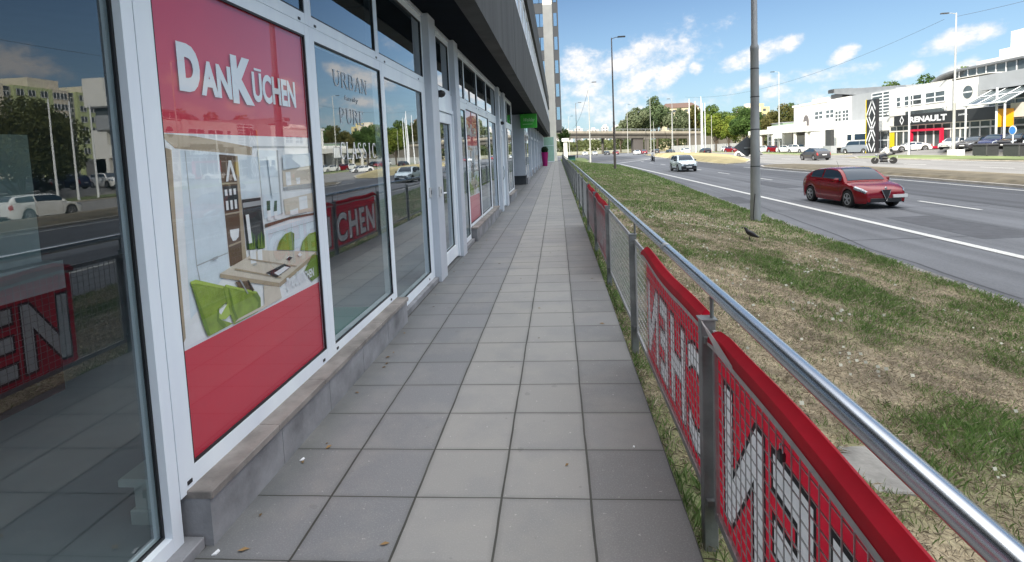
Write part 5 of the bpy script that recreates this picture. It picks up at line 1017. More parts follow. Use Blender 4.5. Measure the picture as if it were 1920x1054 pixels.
# ------------------------------------------------------------------ riders and motorcycles
SKIN = mat('skin', (.42, .25, .17), .6); SHIRT = mat('white_shirt', (.78, .78, .76), .9, 0, .06, 12); JEAN = mat('dark_trousers', (.03, .035, .05), .9); HELM = mat('dark_helmet', (.03, .03, .035), .25)
def skin_body(name, verts, edges, radii, m, parent):
    me = bpy.data.meshes.new(name); me.from_pydata(verts, edges, []); o = bpy.data.objects.new(name, me); link(o); o.parent = parent
    sk = o.modifiers.new('skin', 'SKIN')
    for i, r_ in enumerate(radii): me.skin_vertices[0].data[i].radius = (r_, r_) if not isinstance(r_, tuple) else r_
    me.skin_vertices[0].data[0].use_root = True; ss_ = o.modifiers.new('sub', 'SUBSURF'); ss_.levels = 2; ss_.render_levels = 2
    me.materials.append(m); return o
def motorbike(x, y, h, label, plab, shirt, topbox=True):
    t = empty('motorcycle', (x, y, ZR), R(h), label, 'motorcycle', 'motorcycles on the road')
    for cy_ in (.72, -.72):
        m_ = MB(); m_.lathe([(.20, -.045), (.28, -.05), (.31, -.02), (.31, .02), (.28, .05), (.20, .045)], (0, cy_, .31), 20, 'x'); wo = m_.build('wheel', TYRE, t, world=False)
        m_ = MB(); m_.lathe([(.17, -.02), (.205, -.03), (.205, .03), (.17, .02)], (0, cy_, .31), 16, 'x')
        for k in range(6): a = math.pi*k/3; m_.tube([(0, cy_, .31), (0, cy_+.19*math.cos(a), .31+.19*math.sin(a))], .012, 4)
        m_.build('rim', RIM, wo, world=False)
    m_ = MB(); m_.tube([(0, .30, .45), (0, .30, .72), (0, 0, .82), (0, -.4, .86), (0, -.85, .92)], [.12, .17, .16, .11, .07], 8); m_.tube([(0, .32, .3), (0, -.25, .3), (0, -.3, .55), (0, .2, .6)], [.16, .17, .15, .15], 8); m_.build('frame_body', BLACK, t, smooth=True, world=False)
    m_ = MB()
    for s in (-.07, .07): m_.tube([(s, .72, .31), (s, .48, .85)], .025, 6); m_.tube([(s*1.4, -.72, .31), (s*1.4, -.2, .38)], .02, 6)
    m_.tube([(-.34, .28, 1.02), (-.1, .42, .95), (.1, .42, .95), (.34, .28, 1.02)], .015, 6); m_.tube([(.16, .1, .3), (.17, -.75, .42)], [.03, .05], 8); m_.build('fork_and_bars', GALV, t, world=False)
    m_ = MB(); m_.bbox(-.14, .14, .50, .68, .72, .92, .05); m_.build('headlight', HLAMP, t, world=False)
    if topbox: m_ = MB(); m_.bbox(-.22, .22, -1.12, -.66, .98, 1.24, .06); m_.build('top_box', BLACK, t, world=False)
    m_ = MB(); m_.box(-.1, .1, -1.02, -1.0, .55, .72); m_.build('number_plate', PLATE, t, world=False)
    p = empty('person', (x, y, ZR+.86), R(h), plab, 'person', 'riders on motorcycles'); c = Vector((0, 0, -.86))
    V = [(0, -.26, .90), (0, -.23, 1.14), (0, -.17, 1.38), (0, -.13, 1.50), (0, -.10, 1.58), (.19, -.16, 1.43), (.27, .02, 1.22), (.31, .25, 1.07), (-.19, -.16, 1.43), (-.27, .02, 1.22), (-.31, .25, 1.07)]
    E_ = [(0, 1), (1, 2), (2, 3), (3, 4), (2, 5), (5, 6), (6, 7), (2, 8), (8, 9), (9, 10)]
    skin_body('body', [tuple(Vector(v)+c) for v in V], E_, [.15, .15, .17, .08, .06, .075, .055, .045, .075, .055, .045], shirt, p)
    V = [(0, -.22, .90), (.13, -.10, .86), (.22, .26, .74), (.17, .12, .34), (.17, .24, .28), (-.13, -.10, .86), (-.22, .26, .74), (-.17, .12, .34), (-.17, .24, .28)]
    skin_body('trousers', [tuple(Vector(v)+c) for v in V], [(0, 1), (1, 2), (2, 3), (3, 4), (0, 5), (5, 6), (6, 7), (7, 8)], [.15, .11, .075, .055, .05, .11, .075, .055, .05], JEAN, p)
    m_ = MB(); m_.lathe([(.02, .0), (.10, .02), (.135, .10), (.13, .19), (.08, .26), (.01, .28)], (0, -.08, 1.58-.86), 16); m_.build('helmet', HELM, p, smooth=True, world=False)
    m_ = MB(); m_.bbox(-.085, .085, .01, .055, 1.64-.86, 1.73-.86, .02); m_.build('visor', CGL, p, world=False)
    for s in (-1, 1):
        for k in range(5): m_ = MB() if k == 0 else m_; m_.tube([(s*(.30+.018*(k-2)), .27, .205+.0), (s*(.30+.018*(k-2)), .325, .195-.01*abs(k-2)), (s*(.30+.018*(k-2)), .315, .165)], [.010, .0095, .008], 5)
        m_.build('hand', SKIN, p, world=False)
motorbike(30.4, 53.6, 52, 'black touring motorcycle with top box seen side on on the far carriageway', 'rider in a white shirt leaning over the touring motorcycle', SHIRT)
motorbike(15.5, 90.5, 184, 'small motorcycle coming towards the camera beyond the pale blue suv', 'distant rider in light top coming towards the camera', SHIRT, False)

# crow on the grass
BIRD = mat('crow_feathers', (.012, .012, .016), .5)
cz = float(vz(np.array([4.33]), np.array([12.75]))[0]); t = empty('crow', (4.33, 12.75, cz), R(62), 'black crow standing on the grass near the lamp post', 'bird')
V = [(0, -.02, .17), (0, .06, .215), (0, .085, .285), (0, .13, .30), (0, -.10, .13), (0, -.20, .085)]
skin_body('body', V, [(0, 1), (1, 2), (2, 3), (0, 4), (4, 5)], [.062, .05, .032, .022, .042, (.03, .012)], BIRD, t)
m_ = MB(); m_.tube([(0, .145, .30), (0, .20, .292)], [.014, .003], 6); m_.build('beak', BLACK, t, world=False)
for s in (-1, 1):
    m_ = MB(); m_.tube([(s*.025, -.01, .13), (s*.03, .01, .07), (s*.03, 0, .005)], .006, 5); m_.tube([(s*.03, -.02, .006), (s*.03, .045, .006)], .005, 4); m_.build('leg', BLACK, t, world=False)
    m_ = MB(); m_.add([(s*.055, .06, .20), (s*.066, -.02, .21), (s*.05, -.16, .115), (s*.03, -.22, .08), (s*.062, -.05, .13), (s*.05, .05, .15)], [(0, 1, 4, 5), (1, 2, 4), (2, 3, 4)]); m_.build('wing', BIRD, t, world=False)

# ------------------------------------------------------------------ lamp posts, masts, road signs
POLE = mat('galvanised_pole', (.36, .37, .37), .55, .35, .22, 2.2, .1, 30, stretch=(1, 1, .35)); POLEW = mat('pale_pole', (.46, .46, .43), .6, .1, .12, 1.5); POLED = mat('brown_pole', (.14, .12, .11), .7, 0, .2, 1.2)
def lamp_post(x, y, h, lab, m=POLE, r=.165, arm=(1.0, 0), zb=ZR, segs=14, head=True, box_=False):
    t = empty('street_lamp', (x, y, zb), 0, lab, 'street lamp', 'street lamps'); hh = h-zb
    m_ = MB(); m_.lathe([(r*1.07, 0), (r*1.05, hh*.045), (r, hh*.05), (r*.90, hh*.20), (r*.88, hh*.203), (r*.80, hh*.37), (r*.84, hh*.371), (r*.84, hh*.378), (r*.62, hh*.384), (r*.55, hh*.7), (r*.40, hh*.995), (r*.1, hh)], (x, y, zb), segs); m_.build('pole', m, t, smooth=True)
    if head:
        ax, ay = arm; m_ = MB(); m_.tube([(x, y, h-.12), (x+ax*.45, y+ay*.45, h), (x+ax, y+ay, h+.03)], .035, 6); a_ = m_.build('arm', m, t)
        m_ = MB(); m_.bbox(x+ax-.38, x+ax+.42, y+ay-.16, y+ay+.16, h-.02, h+.10, .03); m_.build('lamp_head', DARKG, t)
    if box_:
        m_ = MB()
        for q, q_ in ((.2, .905), (.12, .95), (.33, .83), (.27, .86)): m_.lathe([(r*q_, 0), (r*(q_+.04), .01), (r*q_, .035)], (x, y, zb+hh*q), segs)
        m_.build('clamp_band', DARKG, t)
        m_ = MB(); m_.tube([(x-.07, y-r*1.03, zb+.9), (x-.10, y-r*1.1, zb+.6), (x-.13, y-r*1.1, zb+.2), (x-.12, y-.22, zb+.02)], .012, 6); m_.build('cable', BLACK, t)
    return t
z1_ = float(vz(np.array([6.28]), np.array([17.9]))[0]); lamp_post(6.28, 17.95, 13.6, 'tall stepped grey lamp post standing in the near grass beside the road', r=.152, segs=24, zb=z1_-.02, box_=True)
lamp_post(6.05, 58.5, 12.95, 'dark slim lamp post second along the near verge', POLED, .14, box_=False)
lamp_post(5.85, 98.0, 13.1, 'pale lamp post third along, with a cable coming off it', POLEW, .15)
lamp_post(4.98, 138.5, 13.0, 'dark slender lamp post fourth along beside the side street', POLED, .13)
lamp_post(3.9, 176, 12.0, 'faint pale lamp post fifth along, closest to the tower', POLEW, .14, segs=8)
lamp_post(2.9, 172, 9.0, 'short thin pale mast between the tower and the fourth lamp post', POLEW, .12, segs=8, head=False)
lamp_post(44.1, 64.8, 14.6, 'tall pale lamp post in front of the dealership sign', POLEW, .17, (-1.1, .2))
lamp_post(45.2, 115.6, 15.3, 'tall lamp post left of the dealership buildings', POLEW, .17, (-1.2, .2))
lamp_post(30.4, 147, 13.5, 'lamp post rising in front of the bright green trees', POLE, .15, (-.9, .1)); lamp_post(27, 212, 17.5, 'lamp post left of the bridge pier', POLEW, .16, (.8, 0)); lamp_post(36, 214, 20, 'lamp post in front of the big grey green tree', POLEW, .16, (-.9, 0))
lamp_post(27.8, 160, 8.4, 'thin white mast left of the flagpoles', POLEW, .10, head=False); lamp_post(32.5, 158, 10.5, 'pale lamp post between the big tree and the flagpoles', POLEW, .11, (-.8, 0)); lamp_post(39.6, 144, 8.6, 'white mast between the flagpoles and the green trees', POLEW, .11, head=False)
# diamond sign on the near lamp post, seen from behind
t = empty('road_sign', (6.1, 18.16, 1.38), 0, 'grey back of a diamond road sign on the near lamp post', 'sign'); m_ = MB()
c = .41; yy = 18.16; m_.add([(6.10+a, yy+d, 1.385+b_) for d in (0, .015) for a, b_ in ((-c, 0), (0, -c*.8), (c, 0), (0, c*.8))], [(0, 1, 2, 3), (7, 6, 5, 4), (0, 4, 5, 1), (1, 5, 6, 2), (2, 6, 7, 3), (3, 7, 4, 0)]); m_.build('plate', mat('sign_back', (.14, .15, .16), .6, .2, .1, 4), t)
m_ = MB(); m_.box(6.0, 6.4, yy-.05, yy-.002, 1.33, 1.37); m_.build('bracket', GALV, t)
# group of flagpoles
for i, (x, y, h) in enumerate(((37.4, 158, 14.2), (38.3, 155, 13.2), (38.9, 150, 12.2), (39.4, 153, 13.4), (40.4, 157, 14.6), (40.9, 155, 12.6))):
    t = empty('flagpole', (x, y, ZR), 0, 'white flagpole in the tight group before the green trees', 'flagpole', 'group of white flagpoles'); m_ = MB(); m_.tube([(x, y, ZR), (x, y, h)], [.17, .08], 8); m_.build('mast', WHITE, t, smooth=True); m_ = MB(); m_.box(x-.12, x+.02, y-.03, y+.03, ZR, ZR+1.1); m_.build('tilt_base', GALV, t)
for i, (x, y, lab) in enumerate(((37.0, 40.9, 'leftmost'), (37.0, 42.8, 'middle'), (37.2, 45.0, 'rightmost'))):
    x += 1.9; y += 1.5+i*.0; t = empty('flagpole', (x, y, ZR), 0, lab+' of three white flagpoles mirrored in the first shop pane', 'flagpole'); m_ = MB(); m_.tube([(x, y, ZR), (x, y, 7.6)], [.10, .055], 10); m_.build('mast', WHITE, t, smooth=True); m_ = MB(); m_.box(x-.14, x+.14, y-.14, y+.14, ZR, ZR+.06); m_.build('base_plate', GALV, t)
for i, (x, y, h, lab) in enumerate(((44.0, 72.4, 6.3, 'thin white mast in front of the showroom between sign letters'), (47.0, 62.8, 6.1, 'white mast carrying the blank orange yellow board'))):
    t = empty('mast', (x, y, ZR), 0, lab, 'mast'); m_ = MB(); m_.tube([(x, y, ZR), (x, y, h)], .10, 8); m_.build('pole', WHITE, t)
    if i: m_ = MB(); m_.bbox(47.15, 48.75, 62.8, 62.9, 1.92, 3.85, .02); m_.build('board', mat('orange_yellow', (.85, .38, .0), .5), t); m_ = MB(); m_.box(46.9, 47.2, 62.8, 62.86, 3.5, 3.58); m_.build('bracket', WHITE, t)
t = empty('parking_sign', (43.2, 55.7, ZR), 0, 'round blue and white sign on a short white post at the right edge', 'sign'); m_ = MB(); m_.tube([(43.2, 55.7, ZR), (43.2, 55.7, 1.75)], .05, 8); m_.build('post', WHITE, t)
m_ = MB(); m_.lathe([(.36, 0), (.36, .03)], (43.12, 55.7, 1.5), 20, 'x'); pl_ = m_.build('disc', mat('sign_blue', (.05, .22, .60), .5), t); m_ = MB(); m_.lathe([(.44, 0), (.44, .02)], (43.155, 55.7, 1.5), 20, 'x'); m_.build('rim', WHITE, pl_)
for (x, y, lab) in ((43.5, 59.4, 'left black waste bin on the verge before the forecourt'), (43.4, 55.4, 'right black waste bin at the edge of the picture')):
    t = empty('waste_bin', (x, y, ZR), 0, lab, 'bin'); m_ = MB(); m_.bbox(x-.6, x+.6, y-.95, y+.95, ZR+.18, ZR+1.15, .06); m_.build('body', DARKG, t); m_ = MB(); m_.bbox(x-.64, x+.64, y-1.0, y+1.0, ZR+1.155, ZR+1.38, .12); m_.build('lid', BLACK, t)
    for a in (-.4, .4): m_ = MB(); m_.lathe([(.05, -.05), (.09, -.05), (.09, .05), (.05, .05)], (x-.45, y+a*2, ZR+.09), 10, 'x'); m_.build('wheel', TYRE, t)
# overhead cables
def cable(a, b_, sag, lab, r=.03):
    a, b_ = Vector(a), Vector(b_); p = [a.lerp(b_, i/24)-Vector((0, 0, sag*4*(i/24)*(1-i/24))) for i in range(25)]; m_ = MB(); m_.tube(p, r, 4); tag(m_.build('overhead_cable', DARKG), lab, 'cable')
cable((43.0, 65, 14.0), (29.5, 128, 12.2), 2.5, 'thin cable sagging left from the tall lamp post across the sky', .016); cable((44.2, 64.8, 14.2), (44, 20, 14), 1.0, 'thin cable running right from the tall lamp post', .016); cable((5.85, 98, 12.0), (4.2, 145, 7), 1.4, 'thin cable dropping left from the third lamp post', .025)
# ================================================================== DEALERSHIP ACROSS THE ROAD
SGL = mat('showroom_glass', (.10, .12, .13), .08, .2, .35, .6); BANDK = mat('anthracite_sign_band', (.025, .027, .03), .4, 0, .1, 1); CRED = mat('crimson_frame', (.55, .012, .05), .4); YEL = mat('bright_yellow', (.80, .62, .01), .5)
def wins(mb, fr, x, y0, y1, z0, z1, ny, nz, t=.10):
    """grid of panes on a wall facing -x: glass in mb, white bars in fr"""
    mb.box(x-.02, x+.04, y0, y1, z0, z1)
    for i in range(ny+1): y = y0+(y1-y0)*i/ny; fr.box(x-.07, x-.021, y-t/2, y+t/2, z0, z1)
    for j in range(nz+1): z = z0+(z1-z0)*j/nz; fr.box(x-.066, x-.0215, y0+t*.5, y1-t*.5, z-t/2, z+t/2)
sh = empty('car_showroom', (50, 76, ZR), 0, 'white two storey car showroom with black sign band and round window', 'building')
b_ = MB(); b_.box(50.05, 56, 67.9, 87, 2.85, 8.02); b_.box(49.9, 50.05, 68.0, 74.0, 4.3, 7.98); b_.box(49.96, 50.05, 74.0, 87.0, 4.3, 8.18); b_.build('wall', WWALL, sh)
b_ = MB(); b_.box(50.5, 53, 60.5, 87, ZR, 2.84); b_.build('showroom_interior', mat('showroom_shade', (.16, .16, .16), .8), sh)
b_ = MB(); b_.box(49.93, 56, 67.95, 87.05, 8.185, 8.26); b_.build('parapet', WWALL, sh)
g = MB(); f = MB(); wins(g, f, 50.2, 63, 87, ZR, 2.84, 15, 1, .22)
for z in (2.05,): f.box(50.05, 50.18, 63, 87, z-.1, z+.1)
wo = g.build('shopfront_glazing', SGL, sh); f.build('white_mullion', WWALL, wo)
b_ = MB(); b_.box(49.3, 50.04, 63.4, 84.6, 2.85, 4.29); sbn = b_.build('sign_band', BANDK, sh)
b_ = MB(); PL = lambda y, z, x=49.28: (lambda u, v, w_: (x, y-u, z+v))
fit_text(b_, 'RENAULT', 7.3, .80, PL(81.0, 3.14), None, .045)
for (r1, r2) in ((.68, .42),):
    c0, c1 = 82.75, 3.55; q = [(0, 1), (.72, 0), (0, -1), (-.72, 0)]
    for i in range(4): a = q[i]; c = q[(i+1) % 4]; b_.poly([(49.28, c0+a[0]*r1, c1+a[1]*r1), (49.28, c0+c[0]*r1, c1+c[1]*r1), (49.28, c0+c[0]*r2, c1+c[1]*r2), (49.28, c0+a[0]*r2, c1+a[1]*r2)])
fit_text(b_, 'jumbo.', 1.55, .32, PL(71.7, 3.52), None, .02); b_.build('sign_lettering', WHITE, sbn, fixn=False)
for (a, c, n) in ((84.1, 85.1, 1), (79.5, 83.3, 2), (75.0, 78.8, 2)):
    g = MB(); f = MB(); wins(g, f, 49.93, a, c, 5.6, 7.0, n, 2, .14); w_ = g.build('window', SGL, sh); f.build('window_frame', WHITE, w_)
g = MB(); g.box(49.9, 49.955, 75.2, 83.0, 4.34, 4.8); g.build('ribbon_window', SGL, sh)
g = MB(); g.lathe([(.78, 0), (.78, .03)], (49.86, 71.1, 6.35), 28, 'x'); w_ = g.build('round_window', SGL, sh); f = MB(); f.box(49.84, 49.858, 70.35, 71.85, 6.27, 6.43); f.build('glazing_bar', WHITE, w_)
f = MB(); f.box(49.6, 49.98, 75.2, 81.6, 1.9, 2.2); f.box(49.6, 49.98, 75.2, 81.6, -.45, -.15); f.box(49.6, 49.98, 75.2, 75.5, -.15, 1.9); f.box(49.6, 49.98, 81.3, 81.6, -.15, 1.9); f.build('entrance_frame', CRED, sh)
f = MB(); f.box(49.75, 49.8, 85.3, 86.4, -.6, 1.9); f.build('yellow_panel', YEL, sh)
b_ = MB(); b_.box(49.0, 51, 60.2, 68.2, 6.2, 7.9); b_.build('grey_fascia', GWALL, sh)
b_ = MB(); b_.box(50.06, 52, 60.5, 62.9, ZR, 6.2); b_.box(48.8, 50.05, 60.5, 63.35, 2.9, 4.4); b_.build('wing_wall', WWALL, sh)
g = MB(); g.poly([(46.2, 60.5, 4.42), (46.2, 66.5, 4.42), (49.5, 66.5, 6.2), (49.5, 60.5, 6.2)]); cg = g.build('glass_canopy', mat('canopy_glass', (.16, .20, .21), .08, .5), sh, fixn=False)
f = MB()
for k in range(4): y = 60.6+1.95*k; f.tube([(46.15, y, 4.47), (49.45, y+.0, 6.27)], .05, 4)
f.tube([(46.15, 60.5, 4.46), (46.15, 66.5, 4.46)], .09, 4); f.tube([(47.9, 60.5, 5.4), (47.9, 66.5, 5.4)], .05, 4)
for k in range(2): y = 60.8+5.4*k; f.tube([(46.3, y, ZR), (46.3, y, 4.4)], .09, 6)
f.build('canopy_frame', WHITE, cg)
g = MB(); f = MB(); wins(g, f, 49.98, 63.0, 67.9, 4.32, 6.15, 4, 3, .12); w_ = g.build('side_glazing', SGL, sh); f.build('window_frame', WHITE, w_)
b_ = MB(); pts = [(55, 80.0), (53.4, 78.5), (53.0, 76), (53.0, 67), (57, 67), (57, 80.5)]; b_.prism(pts, 8.3, 9.5); up_ = b_.build('curved_upper_storey', SGL, sh)
f = MB()
for k in range(8): y = 66.5+1.5*k; f.box(52.92, 52.99, y, y+.1, 8.3, 9.5)
f.build('window_frame', WHITE, up_)
b_ = MB(); top = [(82.0, 8.1), (81.6, 8.6), (80.8, 9.05), (79.6, 9.4), (78.0, 9.62), (76, 9.72), (66.4, 9.75)]; b_.xprism(top+[(y, z-.22) for y, z in reversed(top)], 52.3, 57.5); b_.build('curved_roof', mat('zinc_roof', (.22, .23, .24), .5, .4), up_)
b_ = MB(); b_.box(54.4, 58, 66.5, 76.2, 9.67, 10.5); b_.box(55, 58, 66.5, 73.3, 10.5, 11.5); b_.box(55.2, 58, 66.5, 71.9, 11.5, 13.4); b_.build('tall_block', WWALL, sh)
for y in (86.3, 74.3): f = MB(); f.lathe([(.3, 0), (.2, .3)], (49.4, y, 4.6), 8); f.build('wall_lamp', GALV, sh)
an = empty('workshop_annexe', (51, 100, ZR), 0, 'long white and grey workshop building with ladder windows left of the showroom', 'building')
b_ = MB(); b_.box(51.0, 72, 87.1, 99.6, 4.2, 8.6); b_.build('grey_wall', GWALL, an)
b_ = MB(); b_.box(50.3, 72, 87.1, 105.1, 2.3, 4.2); b_.box(50.9, 72, 99.65, 105.1, 4.2, 8.6); b_.box(51.2, 72, 105.15, 123, 4.0, 8.35); b_.box(51.3, 72, 87.1, 123, ZR, 2.29); b_.box(50.8, 70, 123, 137, ZR, 4.8); b_.box(46, 51.5, 105.2, 136, 2.9, 3.9); b_.box(51, 70, 108, 123.5, 8.36, 8.75); b_.build('wall', WWALL, an)
g = MB(); f = MB(); wins(g, f, 50.97, 87.3, 93.3, 4.3, 8.3, 2, 8, .16); w_ = g.build('ladder_window', SGL, an); f.build('window_frame', WHITE, w_)
for (x, a, c, d, e, n, m, t_) in ((50.87, 100.1, 102.2, 4.4, 6.3, 2, 3, .13), (50.87, 102.6, 104.8, 4.4, 6.3, 2, 3, .13), (51.17, 105.8, 108.9, 5.2, 6.8, 2, 2, .2), (51.17, 110.0, 113.4, 5.2, 6.8, 2, 2, .2), (51.27, 87.4, 104.9, -.6, 2.2, 9, 2, .16), (50.77, 128.5, 136, .2, 2.4, 7, 2, .25), (51.27, 106, 112, -.5, 2.4, 4, 2, .25)):
    g = MB(); f = MB(); wins(g, f, x, a, c, d, e, n, m, t_); w_ = g.build('window', SGL, an); f.build('window_frame', WHITE, w_)
g = MB(); q = [(51.15, 117.2+1.3*math.cos(t), 5.0+1.4*math.sin(t)) for t in np.linspace(0, math.pi, 12)]+[(51.15, 115.9, 3.95), (51.15, 117.0, 3.95), (51.15, 117.0, 5.2)]; g.poly(q); g.build('arched_recess', mat('recess_shade', (.12, .11, .11), .8), an, fixn=False)
b_ = MB(); b_.xprism([(87.2, 8.62), (87.2, 8.95), (100, 9.9), (110.0, 10.75), (111.2, 10.4), (108.2, 9.7), (104, 9.2), (99.3, 8.62)], 52.5, 68); b_.build('wing_roof', mat('zinc_sheet', (.36, .37, .38), .4, .4, .1, 1), an)
b_ = MB(); b_.bbox(52.4, 56, 108.6, 110.8, 10.0, 10.7, .1); b_.box(52.6, 60, 106, 110.0, 8.6, 9.7); b_.build('roof_monitor', DARKG, an)
for y in (107, 112.5, 116.5): b_ = MB(); b_.box(53, 56, y, y+2.2, 8.76, 9.5); b_.build('rooftop_unit', WWALL, an)
for y in (106, 111, 116.5, 122, 129, 135): f = MB(); f.box(46.3, 46.7, y, y+.5, ZR, 2.89); f.build('canopy_post', WWALL, an)
# striped pylon
t = empty('striped_pylon', (47, 85.3, ZR), 0, 'tall black advertising pylon with white nested diamond stripes and yellow edge', 'pylon')
b_ = MB(); b_.box(46.6, 47.1, 84.35, 86.75, ZR, 6.95); b_.build('body', BANDK, t); b_ = MB(); b_.box(46.55, 46.75, 86.752, 86.86, ZR, 6.98); b_.build('yellow_edge', YEL, t)
b_ = MB(); W_, H0 = 2.4, 8.05
def clipseg(u0, v0, u1, v1, th):
    pts = []; n = 30; dv = th
    for i in range(n):
        a, c = i/n, (i+1)/n; ua, va, uc, vc = u0+(u1-u0)*a, v0+(v1-v0)*a, u0+(u1-u0)*c, v0+(v1-v0)*c
        if min(ua, uc) < .05 or max(ua, uc) > W_-.05 or min(va, vc)-dv/2 < .1 or max(va, vc)+dv/2 > H0-.05: continue
        b_.poly([(46.59, 86.75-ua, ZR+va-dv/2), (46.59, 86.75-uc, ZR+vc-dv/2), (46.59, 86.75-uc, ZR+vc+dv/2), (46.59, 86.75-ua, ZR+va+dv/2)])
for cz_ in (5.6, 1.7):
    for k in (1.0, .55):
        hw_, hh = 1.30*k*1.15, 2.35*k; cu = 1.45
        clipseg(cu-hw_, cz_, cu, cz_+hh, .42); clipseg(cu-hw_, cz_, cu, cz_-hh, .42); clipseg(cu, cz_+hh, cu+hw_, cz_, .42); clipseg(cu, cz_-hh, cu+hw_, cz_, .42)
b_.build('diamond_stripes', WHITE, t, fixn=False)
t = empty('advertising_pillar', (45.2, 95, ZR), 0, 'dark slim advertising pillar standing in front of the white lorry', 'pillar'); b_ = MB(); b_.bbox(45.0, 45.5, 94.0, 96.0, ZR+.5, 2.9, .03); b_.build('panel', DARKG, t); b_ = MB(); b_.box(44.8, 45.7, 93.6, 96.4, ZR, ZR+1.3); b_.build('base', GWALL, t)
t = empty('price_board', (44.7, 115, ZR), 0, 'white board of upright panels on the second far lamp post', 'board')
b_ = MB()
for k in range(5): b_.box(44.5, 44.6, 113.2+k*.8, 113.75+k*.8, 1.9, 3.9)
b_.box(44.6, 44.65, 113.0, 117.0, 1.8, 4.0); b_.build('panel', WHITE, t); b_ = MB(); b_.box(44.66, 44.7, 112.9, 117.1, 1.7, 4.1); b_.box(44.66, 44.8, 114.9, 115.1, ZR, 1.7); b_.build('backing', GALV, t)
t = empty('concrete_block', (46.5, 67.5, ZR), 0, 'low white concrete block beside the tall lamp post on the verge', 'block'); b_ = MB(); b_.bbox(43.0, 43.8, 62.6, 64.2, ZR, ZR+.75, .05); b_.build('body', WWALL, t)

# ================================================================== ROAD BRIDGE
br = empty('road_bridge', (20, 230, ZR), 0, 'long concrete road bridge crossing in the distance', 'bridge'); BC = mat('bridge_concrete', (.12, .11, .095), .85, 0, .2, .25)
def bz(x): return 9.2-(x-1.4)*.0464
b_ = MB(); xs = np.linspace(-60, 66, 22)
for i in range(21):
    a, c = xs[i], xs[i+1]; za, zc = bz(a), bz(c)
    for (y0, y1, d0, d1) in ((226, 236, -1.0, -1.5), (226.8, 235, -1.5, -3.0)): b_.add([(a, y0, za+d0), (c, y0, zc+d0), (c, y1, zc+d0), (a, y1, za+d0), (a, y0, za+d1), (c, y0, zc+d1), (c, y1, zc+d1), (a, y1, za+d1)], [(0, 1, 2, 3), (4, 7, 6, 5), (0, 4, 5, 1), (2, 6, 7, 3)])
b_.build('deck', BC, br)
b_ = MB()
for i in range(21):
    a, c = xs[i], xs[i+1]; za, zc = bz(a), bz(c); b_.add([(a, 225.9, za-1.0), (c-.05, 225.9, zc-1.0), (c-.05, 225.9, zc-.15), (a, 225.9, za-.15), (a, 226.1, za-1.0), (c-.05, 226.1, zc-1.0), (c-.05, 226.1, zc-.15), (a, 226.1, za-.15)], [(0, 1, 2, 3), (5, 4, 7, 6), (3, 2, 6, 7)])
b_.build('parapet', mat('bridge_parapet', (.28, .25, .20), .85, 0, .2, .5), br)
b_ = MB()
for x in np.arange(-60, 66, 3.0): b_.box(x-.06, x+.06, 226, 226.1, bz(x)-.15, bz(x)+.75)
for z in (.35, .75):
    b_.tube([(-60, 226.05, bz(-60)+z), (66, 226.05, bz(66)+z)], .05, 4)
b_.build('guard_rail', GALV, br)
b_ = MB(); b_.box(31.2, 35.2, 227.5, 234.5, ZR, bz(33)-3); b_.build('pier_wall', mat('pier_dark', (.10, .09, .085), .9), br)
b_ = MB()
for x in (-22, 3.5, 19): b_.lathe([(.55, ZR), (.55, bz(x)-3.0)], (x, 231, 0), 10)
b_.box(35.6, 37.4, 225.8, 227.4, ZR, bz(36)-3.0); b_.box(35.2, 37.8, 225.6, 227.6, bz(36)-3.6, bz(36)-2.6); b_.build('pier', BC, br)
b_ = MB(); b_.prism([(52, 224), (70, 224), (70, 240), (56, 240)], ZR, bz(60)-1.6); b_.build('abutment', BC, br)
t = empty('site_fence', (45, 176, ZR), 0, 'grey panel fence below the green trees and flagpoles', 'fence'); b_ = MB(); b_.box(36, 60, 176, 176.06, ZR, 1.1); b_.build('panel', mat('fence_sheet', (.38, .39, .38), .6, .2, .2, 1.2, stretch=(6, 1, 1)), t); b_ = MB()
for x in range(36, 61, 2): b_.box(x-.05, x+.05, 175.93, 175.99, ZR, 1.2)
b_.build('post', GALV, t)
t = empty('noise_wall', (5, 262, ZR), 0, 'low pale wall seen under the bridge', 'wall'); b_ = MB(); b_.box(-50, 34, 262, 262.4, ZR, .2); b_.build('panel', mat('faded_wall', (.30, .31, .26), .8, 0, .15, .4), t)
t = empty('stone_pillar', (1.4, 93, ZR), 0, 'pale square pillar with a wider cap just right of the tall column', 'pillar'); b_ = MB(); b_.box(1.07, 1.7, 92.7, 93.4, ZR, 2.85); b_.build('shaft', WWALL, t); b_ = MB(); b_.box(.8, 1.97, 92.4, 93.7, 2.85, 3.4); b_.build('cap', WWALL, t)
t = empty('waste_container', (2.6, 106, ZR), 0, 'dark green waste container beyond the end of the pavement', 'container'); b_ = MB(); b_.bbox(2.0, 3.4, 105.4, 106.5, ZR+.1, ZR+1.2, .06); b_.build('body', mat('container_green', (.03, .13, .10), .5), t); b_ = MB(); b_.bbox(1.95, 3.45, 105.35, 106.55, ZR+1.2, ZR+1.4, .08); b_.build('lid', DARKG, t)

